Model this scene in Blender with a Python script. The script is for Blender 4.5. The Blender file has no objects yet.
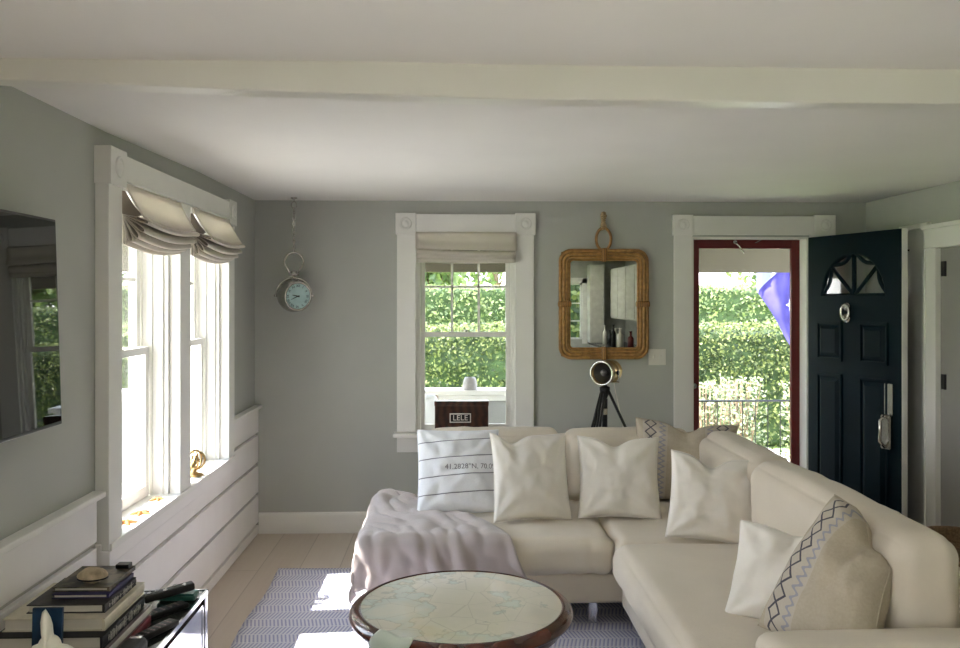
import bpy, bmesh, math, random
from mathutils import Vector, Matrix, noise
random.seed(7)
S = bpy.context.scene
COL = S.collection
PI = math.pi

# ------------------------------------------------------------------ camera, sky, sun, big lights, exposure
YAW = math.atan(28 / 850)
cam = bpy.data.cameras.new('camera'); co = bpy.data.objects.new('camera', cam); COL.objects.link(co)
co.location = (0, 0, 1.615); co.rotation_euler = (PI / 2, 0, -YAW)
cam.sensor_width = 36; cam.lens = 850 / 960 * 36; cam.shift_y = -0.025; cam.clip_start = 0.05; cam.clip_end = 200
S.camera = co
S.view_settings.view_transform = 'Standard'; S.view_settings.look = 'None'
S.view_settings.exposure = 1.58; S.view_settings.gamma = 1.0; S.view_settings.use_curve_mapping = False
S.cycles.max_bounces = 12; S.cycles.diffuse_bounces = 7; S.cycles.glossy_bounces = 5
S.cycles.transparent_max_bounces = 16; S.cycles.sample_clamp_indirect = 6.0
S.cycles.caustics_reflective = False; S.cycles.caustics_refractive = False

W = bpy.data.worlds.new('sky'); S.world = W; W.use_nodes = True
nt = W.node_tree; nt.nodes.clear()
wo = nt.nodes.new('ShaderNodeOutputWorld'); bg = nt.nodes.new('ShaderNodeBackground')
tc = nt.nodes.new('ShaderNodeTexCoord'); sx = nt.nodes.new('ShaderNodeSeparateXYZ')
cr = nt.nodes.new('ShaderNodeValToRGB')
nt.links.new(tc.outputs['Generated'], sx.inputs[0]); nt.links.new(sx.outputs['Z'], cr.inputs[0])
cr.color_ramp.elements[0].position = 0.0; cr.color_ramp.elements[0].color = (1.0, 1.0, 0.98, 1)
cr.color_ramp.elements[1].position = 0.7; cr.color_ramp.elements[1].color = (0.62, 0.78, 1.0, 1)
nt.links.new(cr.outputs[0], bg.inputs['Color']); bg.inputs['Strength'].default_value = 3.4
nt.links.new(bg.outputs[0], wo.inputs[0])

def light(name, kind, loc, rot, energy, color=(1, 1, 1), **kw):
    l = bpy.data.lights.new(name, kind); o = bpy.data.objects.new(name, l); COL.objects.link(o)
    o.location = loc; o.rotation_euler = rot; l.energy = energy; l.color = color
    for k, v in kw.items():
        if k == 'portal': l.cycles.is_portal = v
        else: setattr(l, k, v)
    return o
sd = Vector((1.0, 0.06, -1.17)).normalized()
sun = light('sun', 'SUN', (-6, 3, 8), (0, 0, 0), 14.0, (1.0, 0.95, 0.88), angle=0.012)
sun.rotation_euler = sd.to_track_quat('-Z', 'Y').to_euler()
# portals in the openings, so that sky light is sampled where it enters
light('portal', 'AREA', (-1.60, 4.23, 1.40), (0, -PI / 2, 0), 1, shape='RECTANGLE', size=1.5, size_y=1.75, portal=True)
light('portal', 'AREA', (0.095, 6.12, 1.38), (-PI / 2, 0, 0), 1, shape='RECTANGLE', size=0.75, size_y=1.45, portal=True)
light('portal', 'AREA', (2.1, 6.14, 1.03), (-PI / 2, 0, 0), 1, shape='RECTANGLE', size=0.9, size_y=2.05, portal=True)
light('portal', 'AREA', (-1.60, 0.30, 1.38), (0, -PI / 2, 0), 1, shape='RECTANGLE', size=1.4, size_y=1.6, portal=True)
light('portal', 'AREA', (0.95, -2.66, 1.42), (PI / 2, 0, 0), 1, shape='RECTANGLE', size=2.5, size_y=.95, portal=True)
# two added lamps at the ceiling behind the camera, fill light for the room
for lx, ly in ((0.2, -0.6), (1.9, -1.4)):
    light('fill_light', 'AREA', (lx, ly, 2.245), (0, 0, 0), 3, (1.0, .97, .93), shape='DISK', size=.34)

# ------------------------------------------------------------------ materials
class N:
    """small node helper"""
    def __init__(s, name):
        s.m = bpy.data.materials.new(name); s.m.use_nodes = True; s.t = s.m.node_tree
        s.b = s.t.nodes['Principled BSDF']; s.out = s.t.nodes['Material Output']
    def n(s, ty, **kw):
        x = s.t.nodes.new(ty)
        for k, v in kw.items(): setattr(x, k, v)
        return x
    def l(s, a, b): s.t.links.new(a, b)
    def coord(s, kind='Object', scale=(1, 1, 1)):
        c = s.n('ShaderNodeTexCoord'); m = s.n('ShaderNodeMapping'); m.inputs['Scale'].default_value = scale
        s.l(c.outputs[kind], m.inputs[0]); return m.outputs[0]
    def noise(s, vec, scale, detail=3, rough=.5):
        x = s.n('ShaderNodeTexNoise'); x.inputs['Scale'].default_value = scale; x.inputs['Detail'].default_value = detail
        x.inputs['Roughness'].default_value = rough; s.l(vec, x.inputs['Vector']); return x.outputs['Fac']
    def ramp(s, fac, *stops, mode='LINEAR'):
        x = s.n('ShaderNodeValToRGB'); e = x.color_ramp.elements; x.color_ramp.interpolation = mode
        while len(e) < len(stops): e.new(0.5)
        for el, (p, c) in zip(e, stops): el.position = p; el.color = (*c, 1)
        s.l(fac, x.inputs[0]); return x.outputs[0]
    def math(s, op, a, b=None, c=None):
        x = s.n('ShaderNodeMath', operation=op)
        for i, v in enumerate((a, b, c)):
            if v is None: continue
            if isinstance(v, (int, float)): x.inputs[i].default_value = v
            else: s.l(v, x.inputs[i])
        return x.outputs[0]
    def mix(s, fac, a, b):
        x = s.n('ShaderNodeMix', data_type='RGBA')
        for i, v in ((0, fac), (6, a), (7, b)):
            if isinstance(v, tuple): x.inputs[i].default_value = (*v, 1)
            elif isinstance(v, (int, float)): x.inputs[i].default_value = v
            else: s.l(v, x.inputs[i])
        return x.outputs[2]
    def bump(s, h, strength=.3, dist=.01):
        x = s.n('ShaderNodeBump'); x.inputs['Strength'].default_value = strength; x.inputs['Distance'].default_value = dist
        s.l(h, x.inputs['Height']); s.l(x.outputs[0], s.b.inputs['Normal'])
    def col(s, c):
        if isinstance(c, tuple): s.b.inputs['Base Color'].default_value = (*c, 1)
        else: s.l(c, s.b.inputs['Base Color'])
        return s
    def set(s, **kw):
        for k, v in kw.items(): s.b.inputs[k.replace('_', ' ')].default_value = v
        return s

def paint(name, c, rough=.55, var=.03, sc=6, bump=.05, metal=0, spec=.5):
    x = N(name); v = x.coord()
    f = x.noise(v, sc, 4)
    d = tuple(max(0, k * (1 - var)) for k in c); e = tuple(min(1, k * (1 + var)) for k in c)
    x.col(x.ramp(f, (.3, d), (.7, e)))
    x.b.inputs['Roughness'].default_value = rough; x.b.inputs['Metallic'].default_value = metal
    x.b.inputs['Specular IOR Level'].default_value = spec
    if bump: x.bump(x.noise(v, sc * 12, 3), bump, .004)
    return x.m

def fabric(name, c, weave=420, var=.06, bumps=.35, sheen=.2, thin=0):
    weave *= 3.2; bumps *= .7
    x = N(name); v = x.coord()
    w1 = x.n('ShaderNodeTexWave', wave_type='BANDS', bands_direction='X'); w1.inputs['Scale'].default_value = weave / 6
    w2 = x.n('ShaderNodeTexWave', wave_type='BANDS', bands_direction='Z'); w2.inputs['Scale'].default_value = weave / 6
    for w in (w1, w2): w.inputs['Distortion'].default_value = 1.2; x.l(v, w.inputs[0])
    f = x.noise(v, 3.5, 5); g = x.noise(v, 90, 3)
    d = tuple(k * (1 - var) for k in c)
    base = x.ramp(f, (.35, d), (.65, c))
    x.col(x.mix(x.math('MULTIPLY', g, .22), base, tuple(k * .78 for k in c)))
    h = x.math('ADD', x.math('ADD', w1.outputs['Fac'], w2.outputs['Fac']), x.math('MULTIPLY', g, 2))
    x.bump(h, bumps, .002)
    x.set(Roughness=.92); x.b.inputs['Sheen Weight'].default_value = sheen; x.b.inputs['Specular IOR Level'].default_value = .2
    if thin:
        tr = x.n('ShaderNodeBsdfTranslucent'); tr.inputs[0].default_value = (*c, 1); mx = x.n('ShaderNodeMixShader'); mx.inputs[0].default_value = thin
        x.l(x.b.outputs[0], mx.inputs[1]); x.l(tr.outputs[0], mx.inputs[2]); x.l(mx.outputs[0], x.out.inputs[0])
    return x.m

def wood(name, c1, c2, scale=(1, 1, 1), rough=.4, rings=4, coat=0):
    x = N(name); v = x.coord(scale=scale)
    w = x.n('ShaderNodeTexWave', wave_type='BANDS', bands_direction='X'); w.inputs['Scale'].default_value = rings
    w.inputs['Distortion'].default_value = 6; w.inputs['Detail'].default_value = 3; x.l(v, w.inputs[0])
    f = x.noise(v, 14, 5)
    x.col(x.ramp(x.math('ADD', x.math('MULTIPLY', w.outputs['Fac'], .5), x.math('MULTIPLY', f, .5)), (.25, c1), (.75, c2)))
    x.set(Roughness=rough); x.b.inputs['Coat Weight'].default_value = coat
    x.bump(f, .08, .003)
    return x.m

def metal(name, c, rough=.25):
    x = N(name); v = x.coord(); x.col(x.ramp(x.noise(v, 30, 3), (.3, tuple(k * .85 for k in c)), (.7, c)))
    x.set(Metallic=1.0, Roughness=rough); return x.m

def glass(name, refl=.10, tint=(1, 1, 1)):
    m = bpy.data.materials.new(name); m.use_nodes = True; t = m.node_tree; t.nodes.clear()
    o = t.nodes.new('ShaderNodeOutputMaterial'); mx = t.nodes.new('ShaderNodeMixShader'); tr = t.nodes.new('ShaderNodeBsdfTransparent')
    gl = t.nodes.new('ShaderNodeBsdfGlossy'); gl.inputs['Roughness'].default_value = .01
    lw = t.nodes.new('ShaderNodeLayerWeight'); lw.inputs['Blend'].default_value = .25
    mu = t.nodes.new('ShaderNodeMath'); mu.operation = 'MULTIPLY'; mu.inputs[1].default_value = refl * 4
    tr.inputs[0].default_value = (*tint, 1)
    t.links.new(lw.outputs['Fresnel'], mu.inputs[0]); t.links.new(mu.outputs[0], mx.inputs[0])
    t.links.new(tr.outputs[0], mx.inputs[1]); t.links.new(gl.outputs[0], mx.inputs[2]); t.links.new(mx.outputs[0], o.inputs[0])
    return m

M = {}
M['wall'] = paint('wall_paint', (.445, .455, .425), .7, .03, 2.5, .06)
M['ceil'] = paint('ceiling_paint', (.80, .78, .75), .8, .02, 2, .08)
M['trim'] = paint('trim_paint', (.80, .79, .76), .45, .02, 5, .04)
M['trim_side'] = M['trim']
M['wainscot'] = paint('wainscot_paint', (.83, .805, .79), .5, .02, 5, .04)
M['groove'] = paint('groove_paint', (.56, .54, .50), .7, .05, 8, 0)
M['beam'] = paint('beam_paint', (.76, .745, .69), .28, .03, 3, .02)
M['linen'] = fabric('sofa_linen', (.69, .62, .515))
M['cream'] = fabric('cream_linen', (.85, .81, .74), 380)
M['white_cloth'] = fabric('white_cotton', (.86, .86, .86), 380)
M['blanket'] = fabric('blanket_wool', (.52, .455, .44), 300, .12, .5, .5)
M['shade'] = fabric('shade_linen', (.82, .77, .71), 300, thin=.35)
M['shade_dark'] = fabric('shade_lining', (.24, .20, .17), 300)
M['navy'] = paint('door_navy', (.002, .010, .016), .5, .2, 3, .03, spec=.10)
M['red'] = paint('storm_red', (.13, .007, .008), .4, .08, 4, .03)
M['chrome'] = metal('chrome', (.80, .80, .82), .12)
M['nickel'] = metal('nickel', (.62, .60, .56), .22)
M['brass'] = metal('antique_brass', (.60, .42, .20), .28)
M['black'] = paint('black_paint', (.012, .012, .013), .35, .1, 10, .02)
M['darkmetal'] = paint('dark_metal', (.03, .03, .032), .35, .1, 10, .02, metal=.6)
M['plastic_white'] = paint('white_plastic', (.74, .72, .66), .35, .01, 5, 0)
M['glass'] = glass('window_glass')
M['screen'] = None
M['rattan'] = paint('rattan', (.36, .19, .058), .42, .3, 35, .3)
M['rattan_dark'] = wood('rattan_binding', (.16, .075, .02), (.36, .18, .05), (1, 1, 30), .5, 20)
M['rope'] = wood('rope', (.30, .20, .10), (.55, .42, .24), (1, 1, 20), .8, 12)
M['mahogany'] = wood('mahogany', (.05, .011, .006), (.095, .024, .013), (1, 1, 1), .2, 3, .4)
M['box_wood'] = wood('box_wood', (.022, .008, .005), (.065, .022, .012), (2, 1, 4), .35, 3)
M['starfish'] = paint('starfish', (.42, .19, .05), .7, .15, 60, .5)
M['ceramic'] = paint('white_ceramic', (.82, .80, .70), .3, .03, 12, .03)
M['stone'] = paint('beige_stone', (.48, .38, .25), .75, .3, 40, .6)
M['leather_black'] = paint('black_leatherette', (.010, .010, .010), .4, .2, 40, .3, spec=.3)
M['green_case'] = paint('green_case', (.03, .14, .11), .35, .08, 20, .03)
M['page'] = None
M['grey_door'] = paint('grey_door_paint', (.30, .29, .275), .5, .03, 4, .03)
M['counter'] = paint('counter_stone', (.10, .09, .08), .2, .3, 30, 0)
M['cab'] = paint('cabinet_paint', (.56, .55, .50), .45, .02, 4, .02)
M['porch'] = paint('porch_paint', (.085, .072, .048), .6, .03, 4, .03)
M['porch_white'] = paint('porch_rail_paint', (.80, .78, .72), .5, .02, 4, .03)
M['siding'] = paint('porch_siding', (.36, .36, .34), .6, .05, 6, .03)
M['wicker'] = paint('wicker', (.24, .15, .08), .7, .3, 90, .8)
M['pot'] = paint('ribbed_pot', (.28, .26, .25), .6, .1, 30, .1)
M['house'] = paint('house_siding', (.75, .74, .72), .6, .04, 2, 0)
M['roof'] = paint('house_roof', (.38, .37, .37), .8, .1, 6, .2)
M['bark'] = paint('bark', (.16, .11, .07), .9, .2, 12, .6)
M['dark_reflector'] = metal('dark_reflector', (.22, .21, .20), .3)
M['mirror'] = metal('mirror_silver', (.60, .62, .59), .005)
M['pale_green'] = fabric('pale_green_cloth', (.62, .68, .58), 300)

def mat_page():
    x = N('book_pages'); v = x.coord(scale=(1, 1, 1))
    w = x.n('ShaderNodeTexWave', wave_type='BANDS', bands_direction='Z'); w.inputs['Scale'].default_value = 130; w.inputs['Distortion'].default_value = .6
    x.l(v, w.inputs[0]); x.col(x.ramp(w.outputs['Fac'], (0, (.50, .46, .38)), (1, (.78, .74, .66)))); x.set(Roughness=.8); return x.m
M['page'] = mat_page()

def mat_floor():
    x = N('floor_planks'); c = x.n('ShaderNodeTexCoord'); mp = x.n('ShaderNodeMapping'); x.l(c.outputs['Object'], mp.inputs[0])
    mp.inputs['Rotation'].default_value = (0, 0, PI / 2)
    br = x.n('ShaderNodeTexBrick'); x.l(mp.outputs[0], br.inputs['Vector'])
    br.inputs['Scale'].default_value = 1; br.inputs['Brick Width'].default_value = 3.4; br.inputs['Row Height'].default_value = .24
    br.inputs['Mortar Size'].default_value = .004; br.inputs['Mortar Smooth'].default_value = .3; br.inputs['Bias'].default_value = 0
    br.inputs['Color1'].default_value = (.50, .425, .355, 1); br.inputs['Color2'].default_value = (.58, .50, .42, 1); br.inputs['Mortar'].default_value = (.36, .30, .24, 1)
    st = x.coord(scale=(14, .8, 1)); f = x.noise(st, 3, 6, .6)
    x.col(x.mix(x.math('MULTIPLY', f, .40), br.outputs['Color'], (.66, .60, .53)))
    x.set(Roughness=.5); x.bump(x.math('SUBTRACT', f, x.math('MULTIPLY', br.outputs['Fac'], 2)), .12, .003); return x.m
M['floor'] = mat_floor()

def mat_rug():
    x = N('rug_weave'); c = x.n('ShaderNodeTexCoord'); s = x.n('ShaderNodeSeparateXYZ'); x.l(c.outputs['Object'], s.inputs[0])
    X, Y = s.outputs[0], s.outputs[1]
    row = x.math('DIVIDE', Y, .098)
    fr = x.math('FRACT', row); par = x.math('MODULO', x.math('ABSOLUTE', x.math('FLOOR', row)), 2)
    slant = x.math('MULTIPLY', x.math('SUBTRACT', x.math('MULTIPLY', par, 2), 1), .022)
    ph = x.math('DIVIDE', x.math('ADD', X, x.math('MULTIPLY', fr, slant)), .019)
    st = x.math('SMOOTH_MIN', x.math('PINGPONG', ph, .5), 1, .01)
    line = x.math('GREATER_THAN', st, .23)
    edge = x.math('LESS_THAN', x.math('PINGPONG', fr, .5), .055)
    nz = x.noise(x.coord(scale=(200, 200, 200)), 1, 3)
    blue = x.mix(nz, (.27, .29, .45), (.40, .41, .57)); white = x.mix(nz, (.56, .56, .63), (.70, .69, .74))
    a = x.mix(line, blue, white)
    x.col(x.mix(x.math('MULTIPLY', edge, .8), a, white)); x.set(Roughness=.95)
    x.bump(x.math('ADD', nz, st), .5, .004); return x.m
M['rug'] = mat_rug()

def mat_striped():
    x = N('striped_cotton'); c = x.n('ShaderNodeTexCoord'); s = x.n('ShaderNodeSeparateXYZ'); x.l(c.outputs['UV'], s.inputs[0])
    V = x.math('SUBTRACT', s.outputs[1], x.math('MULTIPLY', x.math('SUBTRACT', s.outputs[0], .2), .07)); line = None
    for v0 in (.21, .415, .63, .835):
        d = x.math('LESS_THAN', x.math('ABSOLUTE', x.math('SUBTRACT', V, v0)), .0055)
        line = d if line is None else x.math('MAXIMUM', line, d)
    g = x.noise(x.coord(), 120, 3)
    x.col(x.mix(line, x.mix(g, (.74, .75, .78), (.84, .85, .88)), (.16, .16, .19)))
    x.set(Roughness=.9); x.bump(g, .3, .003); return x.m
M['striped'] = mat_striped()

def mat_kilim(name='embroidered_linen', both=True):
    """beige linen with a diamond chain and a grey-blue meander down both side bands"""
    x = N(name); c = x.n('ShaderNodeTexCoord'); s = x.n('ShaderNodeSeparateXYZ'); x.l(c.outputs['UV'], s.inputs[0])
    U, V = s.outputs[0], s.outputs[1]
    um = x.math('PINGPONG', U, .5) if both else x.math('MULTIPLY', U, .72)                         # mirror both sides
    band = x.math('MULTIPLY', x.math('GREATER_THAN', um, .07), x.math('LESS_THAN', um, .32))
    tri = x.math('PINGPONG', x.math('MULTIPLY', V, 4.2), .5)      # 0..0.5
    off = x.math('MULTIPLY', tri, .22)
    d1 = x.math('ABSOLUTE', x.math('SUBTRACT', um, x.math('ADD', .095, off)))
    d2 = x.math('ABSOLUTE', x.math('SUBTRACT', um, x.math('SUBTRACT', .205, off)))
    black = x.math('MAXIMUM', x.math('LESS_THAN', d1, .010), x.math('LESS_THAN', d2, .009))
    w = x.math('MULTIPLY', x.math('SINE', x.math('MULTIPLY', V, 95)), .022)
    d3 = x.math('ABSOLUTE', x.math('SUBTRACT', um, x.math('ADD', .268, w)))
    mea = x.math('LESS_THAN', d3, .014)
    g = x.noise(x.coord(), 110, 3); g2 = x.noise(x.coord(), 9, 3)
    base = x.mix(g, (.38, .33, .25), (.48, .42, .33))
    bandc = x.mix(x.math('MULTIPLY', band, .55), base, (.50, .46, .40))
    a = x.mix(x.math('MULTIPLY', mea, .75), bandc, (.25, .26, .34))
    x.col(x.mix(x.math('MULTIPLY', black, .92), a, (.035, .035, .06)))
    x.set(Roughness=.93); x.bump(x.math('ADD', g, x.math('MULTIPLY', x.math('MAXIMUM', black, mea), 1.5)), .35, .003); return x.m
M['kilim'] = mat_kilim()
M['kilim_one'] = mat_kilim('embroidered_linen_single_band', False)

def mat_map():
    x = N('old_map'); c = x.n('ShaderNodeTexCoord'); v = c.outputs['Object']
    f = x.noise(v, 3.4, 7, .55)
    land = x.ramp(f, (.40, (.66, .63, .52)), (.47, (.70, .66, .55)), (.485, (.46, .47, .40)), (.50, (.58, .64, .58)), (.60, (.68, .68, .58)))
    g = x.noise(v, 9, 5); stain = x.ramp(x.noise(v, 4.1, 3), (.55, (0, 0, 0)), (.68, (1, 1, 1)))
    a = x.mix(x.math('MULTIPLY', stain, .5), land, (.62, .53, .30))
    w = x.n('ShaderNodeTexVoronoi', feature='DISTANCE_TO_EDGE'); w.inputs['Scale'].default_value = 7; x.l(v, w.inputs['Vector'])
    ln = x.math('LESS_THAN', w.outputs['Distance'], .012)
    x.col(x.mix(x.math('MULTIPLY', ln, .25), x.mix(x.math('MULTIPLY', g, .3), a, (.76, .72, .62)), (.30, .30, .24)))
    x.set(Roughness=.12); x.b.inputs['Coat Weight'].default_value = .5; return x.m
M['map'] = mat_map()

def mat_leaf(name, a, b):
    x = N(name); o = x.n('ShaderNodeNewGeometry'); r = x.ramp(o.outputs['Random Per Island'], (0, a), (1, b))
    x.col(r); x.set(Roughness=.5)
    tr = x.n('ShaderNodeBsdfTranslucent'); x.l(r, tr.inputs[0]); mx = x.n('ShaderNodeMixShader'); mx.inputs[0].default_value = .4
    x.l(x.b.outputs[0], mx.inputs[1]); x.l(tr.outputs[0], mx.inputs[2]); x.l(mx.outputs[0], x.out.inputs[0]); return x.m
M['leaf'] = mat_leaf('hedge_leaf', (.015, .034, .008), (.235, .27, .09))
M['leaf_far'] = mat_leaf('far_leaf', (.05, .09, .03), (.30, .34, .16))
M['pale_leaf'] = mat_leaf('pale_leaf', (.05, .08, .03), (.36, .38, .24))
M['tree_leaf'] = mat_leaf('tree_leaf', (.05, .09, .03), (.26, .34, .12))
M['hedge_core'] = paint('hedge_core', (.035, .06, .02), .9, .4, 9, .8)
M['grass'] = paint('lawn_grass', (.28, .36, .12), .9, .3, 30, .5)
M['bounce_pale'] = paint('bounce_ground_pale', (.56, .54, .51), .9, .12, 25, .5)  # pale tone of the added ground that throws sun at the ceiling
M['paving'] = paint('path_paving', (.55, .52, .46), .8, .1, 8, .2)

def mat_flag():
    x = N('flag_cloth'); v = x.coord(); f = x.noise(v, 5, 2); r = x.ramp(f, (.3, (.13, .11, .42)), (.7, (.20, .18, .56)))
    x.col(r); x.set(Roughness=.8)
    tr = x.n('ShaderNodeBsdfTranslucent'); x.l(r, tr.inputs[0]); mx = x.n('ShaderNodeMixShader'); mx.inputs[0].default_value = .5
    x.l(x.b.outputs[0], mx.inputs[1]); x.l(tr.outputs[0], mx.inputs[2]); x.l(mx.outputs[0], x.out.inputs[0]); return x.m
M['flag'] = mat_flag()
M['flag_pale'] = paint('flag_pale', (.46, .50, .80), .8, .03, 5, 0)

def mat_clock():
    x = N('clock_dial'); x.col(x.ramp(x.noise(x.coord(), 14, 3), (.3, (.42, .60, .60)), (.7, (.56, .74, .73)))); x.set(Roughness=.15); return x.m
M['dial'] = mat_clock()
M['screen'] = paint('tv_screen', (.005, .005, .006), .015, .05, 3, 0, spec=.6)
def cover(name, c, c2=None, sc=30, rough=.4):
    x = N(name); x.col(x.ramp(x.noise(x.coord(), sc, 4), (.42, c), (.58, c2 or tuple(k * 1.1 for k in c)))); x.set(Roughness=rough); x.b.inputs['Specular IOR Level'].default_value = .2; return x.m
CV = dict(camo=cover('cover_camouflage', (.05, .045, .035), (.16, .13, .09), 25), dark=cover('cover_dark', (.02, .02, .025), (.05, .045, .045), 20),
          violet=cover('cover_violet', (.03, .025, .09)), cream=cover('cover_cream', (.60, .55, .44)), black=cover('cover_black', (.014, .014, .018)),
          mauve=cover('cover_mauve', (.22, .17, .17)), white=cover('cover_white', (.70, .68, .64)), red=cover('cover_red', (.18, .02, .025)), navy=cover('cover_navy', (.004, .02, .05), (.01, .035, .08), 12),
          ink=cover('lettering_pale', (.62, .60, .55)), inkdark=cover('lettering_dark', (.17, .17, .19)))

# ------------------------------------------------------------------ geometry helpers
def tag(o, label=None, cat=None, group=None, kind=None):
    if label: o['label'] = label
    if cat: o['category'] = cat
    if group: o['group'] = group
    if kind: o['kind'] = kind
    return o
ORG = {}
def empty(name, loc, label=None, cat=None, group=None, kind=None):
    o = bpy.data.objects.new(name, None); COL.objects.link(o); o.location = loc; o.empty_display_size = .1
    ORG[o] = Vector(loc); return tag(o, label, cat, group, kind)

class B:
    """collects shapes given in world coordinates and links them as one mesh object"""
    def __init__(s): s.bm = bmesh.new(); s.uv = None
    def _merge(s, t):
        me = bpy.data.meshes.new('t'); t.to_mesh(me); t.free(); s.bm.from_mesh(me); bpy.data.meshes.remove(me); return s
    def box(s, x0, x1, y0, y1, z0, z1, bev=0, seg=2, rot=None, piv=None):
        t = bmesh.new(); bmesh.ops.create_cube(t, size=1)
        c = Vector(((x0 + x1) / 2, (y0 + y1) / 2, (z0 + z1) / 2))
        for v in t.verts: v.co = Vector((v.co.x * (x1 - x0), v.co.y * (y1 - y0), v.co.z * (z1 - z0))) + c
        if bev: bmesh.ops.bevel(t, geom=t.edges[:], offset=bev, segments=seg, affect='EDGES', profile=.5)
        if rot is not None:
            p = Vector(piv) if piv else c
            for v in t.verts: v.co = rot @ (v.co - p) + p
        return s._merge(t)
    def tube(s, pts, r, n=8, close=False, caps=True):
        pts = [Vector(p) for p in pts]; t = bmesh.new(); rings = []; N_ = len(pts)
        rr = r if isinstance(r, (list, tuple)) else [r] * N_
        ref = None
        for i, p in enumerate(pts):
            if close: d = pts[(i + 1) % N_] - pts[i - 1]
            else: d = pts[min(i + 1, N_ - 1)] - pts[max(i - 1, 0)]
            d.normalize()
            if ref is None: ref = Vector((0, 0, 1)) if abs(d.z) < .9 else Vector((1, 0, 0))
            a = d.cross(ref).normalized(); b = d.cross(a).normalized(); ref = -b if b.dot(ref) < 0 else b
            ref = a.cross(d)
            rings.append([t.verts.new(p + (a * math.cos(k * 2 * PI / n) + b * math.sin(k * 2 * PI / n)) * rr[i]) for k in range(n)])
        for i in range(N_ if close else N_ - 1):
            A, C = rings[i], rings[(i + 1) % N_]
            if close and i == N_ - 1:
                k0 = min(range(n), key=lambda k: (C[k].co - A[0].co).length); C = C[k0:] + C[:k0]
            for k in range(n): t.faces.new((A[k], A[(k + 1) % n], C[(k + 1) % n], C[k]))
        if caps and not close: t.faces.new(rings[0][::-1]); t.faces.new(rings[-1])
        bmesh.ops.recalc_face_normals(t, faces=t.faces[:]); return s._merge(t)
    def lathe(s, prof, c, axis=(0, 0, 1), n=32, caps=True):
        """prof: (radius, distance along axis)"""
        t = bmesh.new(); q = Vector((0, 0, 1)).rotation_difference(Vector(axis).normalized()); c = Vector(c); rings = []
        for r, h in prof:
            if r < 1e-5: rings.append([t.verts.new(q @ Vector((0, 0, h)) + c)])
            else: rings.append([t.verts.new(q @ Vector((r * math.cos(k * 2 * PI / n), r * math.sin(k * 2 * PI / n), h)) + c) for k in range(n)])
        for A, C in zip(rings, rings[1:]):
            for k in range(n):
                k2 = (k + 1) % n
                if len(A) == 1 and len(C) == 1: continue
                if len(A) == 1: t.faces.new((A[0], C[k], C[k2]))
                elif len(C) == 1: t.faces.new((A[k], A[k2], C[0]))
                else: t.faces.new((A[k], A[k2], C[k2], C[k]))
        if caps:
            for R, fl in ((rings[0], True), (rings[-1], False)):
                if len(R) > 1: t.faces.new(R[::-1] if fl else R)
        bmesh.ops.recalc_face_normals(t, faces=t.faces[:]); return s._merge(t)
    def prism(s, poly, f, bev=0):
        """poly: list of 2D points; f(a,b,k)-> 3D with k in 0,1"""
        t = bmesh.new(); A = [t.verts.new(f(a, b, 0)) for a, b in poly]; C = [t.verts.new(f(a, b, 1)) for a, b in poly]
        t.faces.new(A[::-1]); t.faces.new(C); n = len(poly)
        for k in range(n): t.faces.new((A[k], A[(k + 1) % n], C[(k + 1) % n], C[k]))
        bmesh.ops.recalc_face_normals(t, faces=t.faces[:])
        if bev: bmesh.ops.bevel(t, geom=t.edges[:], offset=bev, segments=2, affect='EDGES', profile=.5)
        return s._merge(t)
    def grid(s, nu, nv, f, thick=0):
        t = bmesh.new(); uvl = None
        P = [[Vector(f(i / nu, j / nv)) for j in range(nv + 1)] for i in range(nu + 1)]
        V = [[t.verts.new(p) for p in r] for r in P]
        for i in range(nu):
            for j in range(nv): t.faces.new((V[i][j], V[i + 1][j], V[i + 1][j + 1], V[i][j + 1]))
        if thick:
            t.normal_update(); nrm = [[v.normal.copy() for v in r] for r in V]
            V2 = [[t.verts.new(P[i][j] - nrm[i][j] * thick) for j in range(nv + 1)] for i in range(nu + 1)]
            for i in range(nu):
                for j in range(nv): t.faces.new((V2[i][j], V2[i][j + 1], V2[i + 1][j + 1], V2[i + 1][j]))
            for i in range(nu):
                t.faces.new((V[i][0], V2[i][0], V2[i + 1][0], V[i + 1][0])); t.faces.new((V[i][nv], V[i + 1][nv], V2[i + 1][nv], V2[i][nv]))
            for j in range(nv):
                t.faces.new((V[0][j], V[0][j + 1], V2[0][j + 1], V2[0][j])); t.faces.new((V[nu][j], V2[nu][j], V2[nu][j + 1], V[nu][j + 1]))
            bmesh.ops.recalc_face_normals(t, faces=t.faces[:])
        return s._merge(t)
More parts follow.
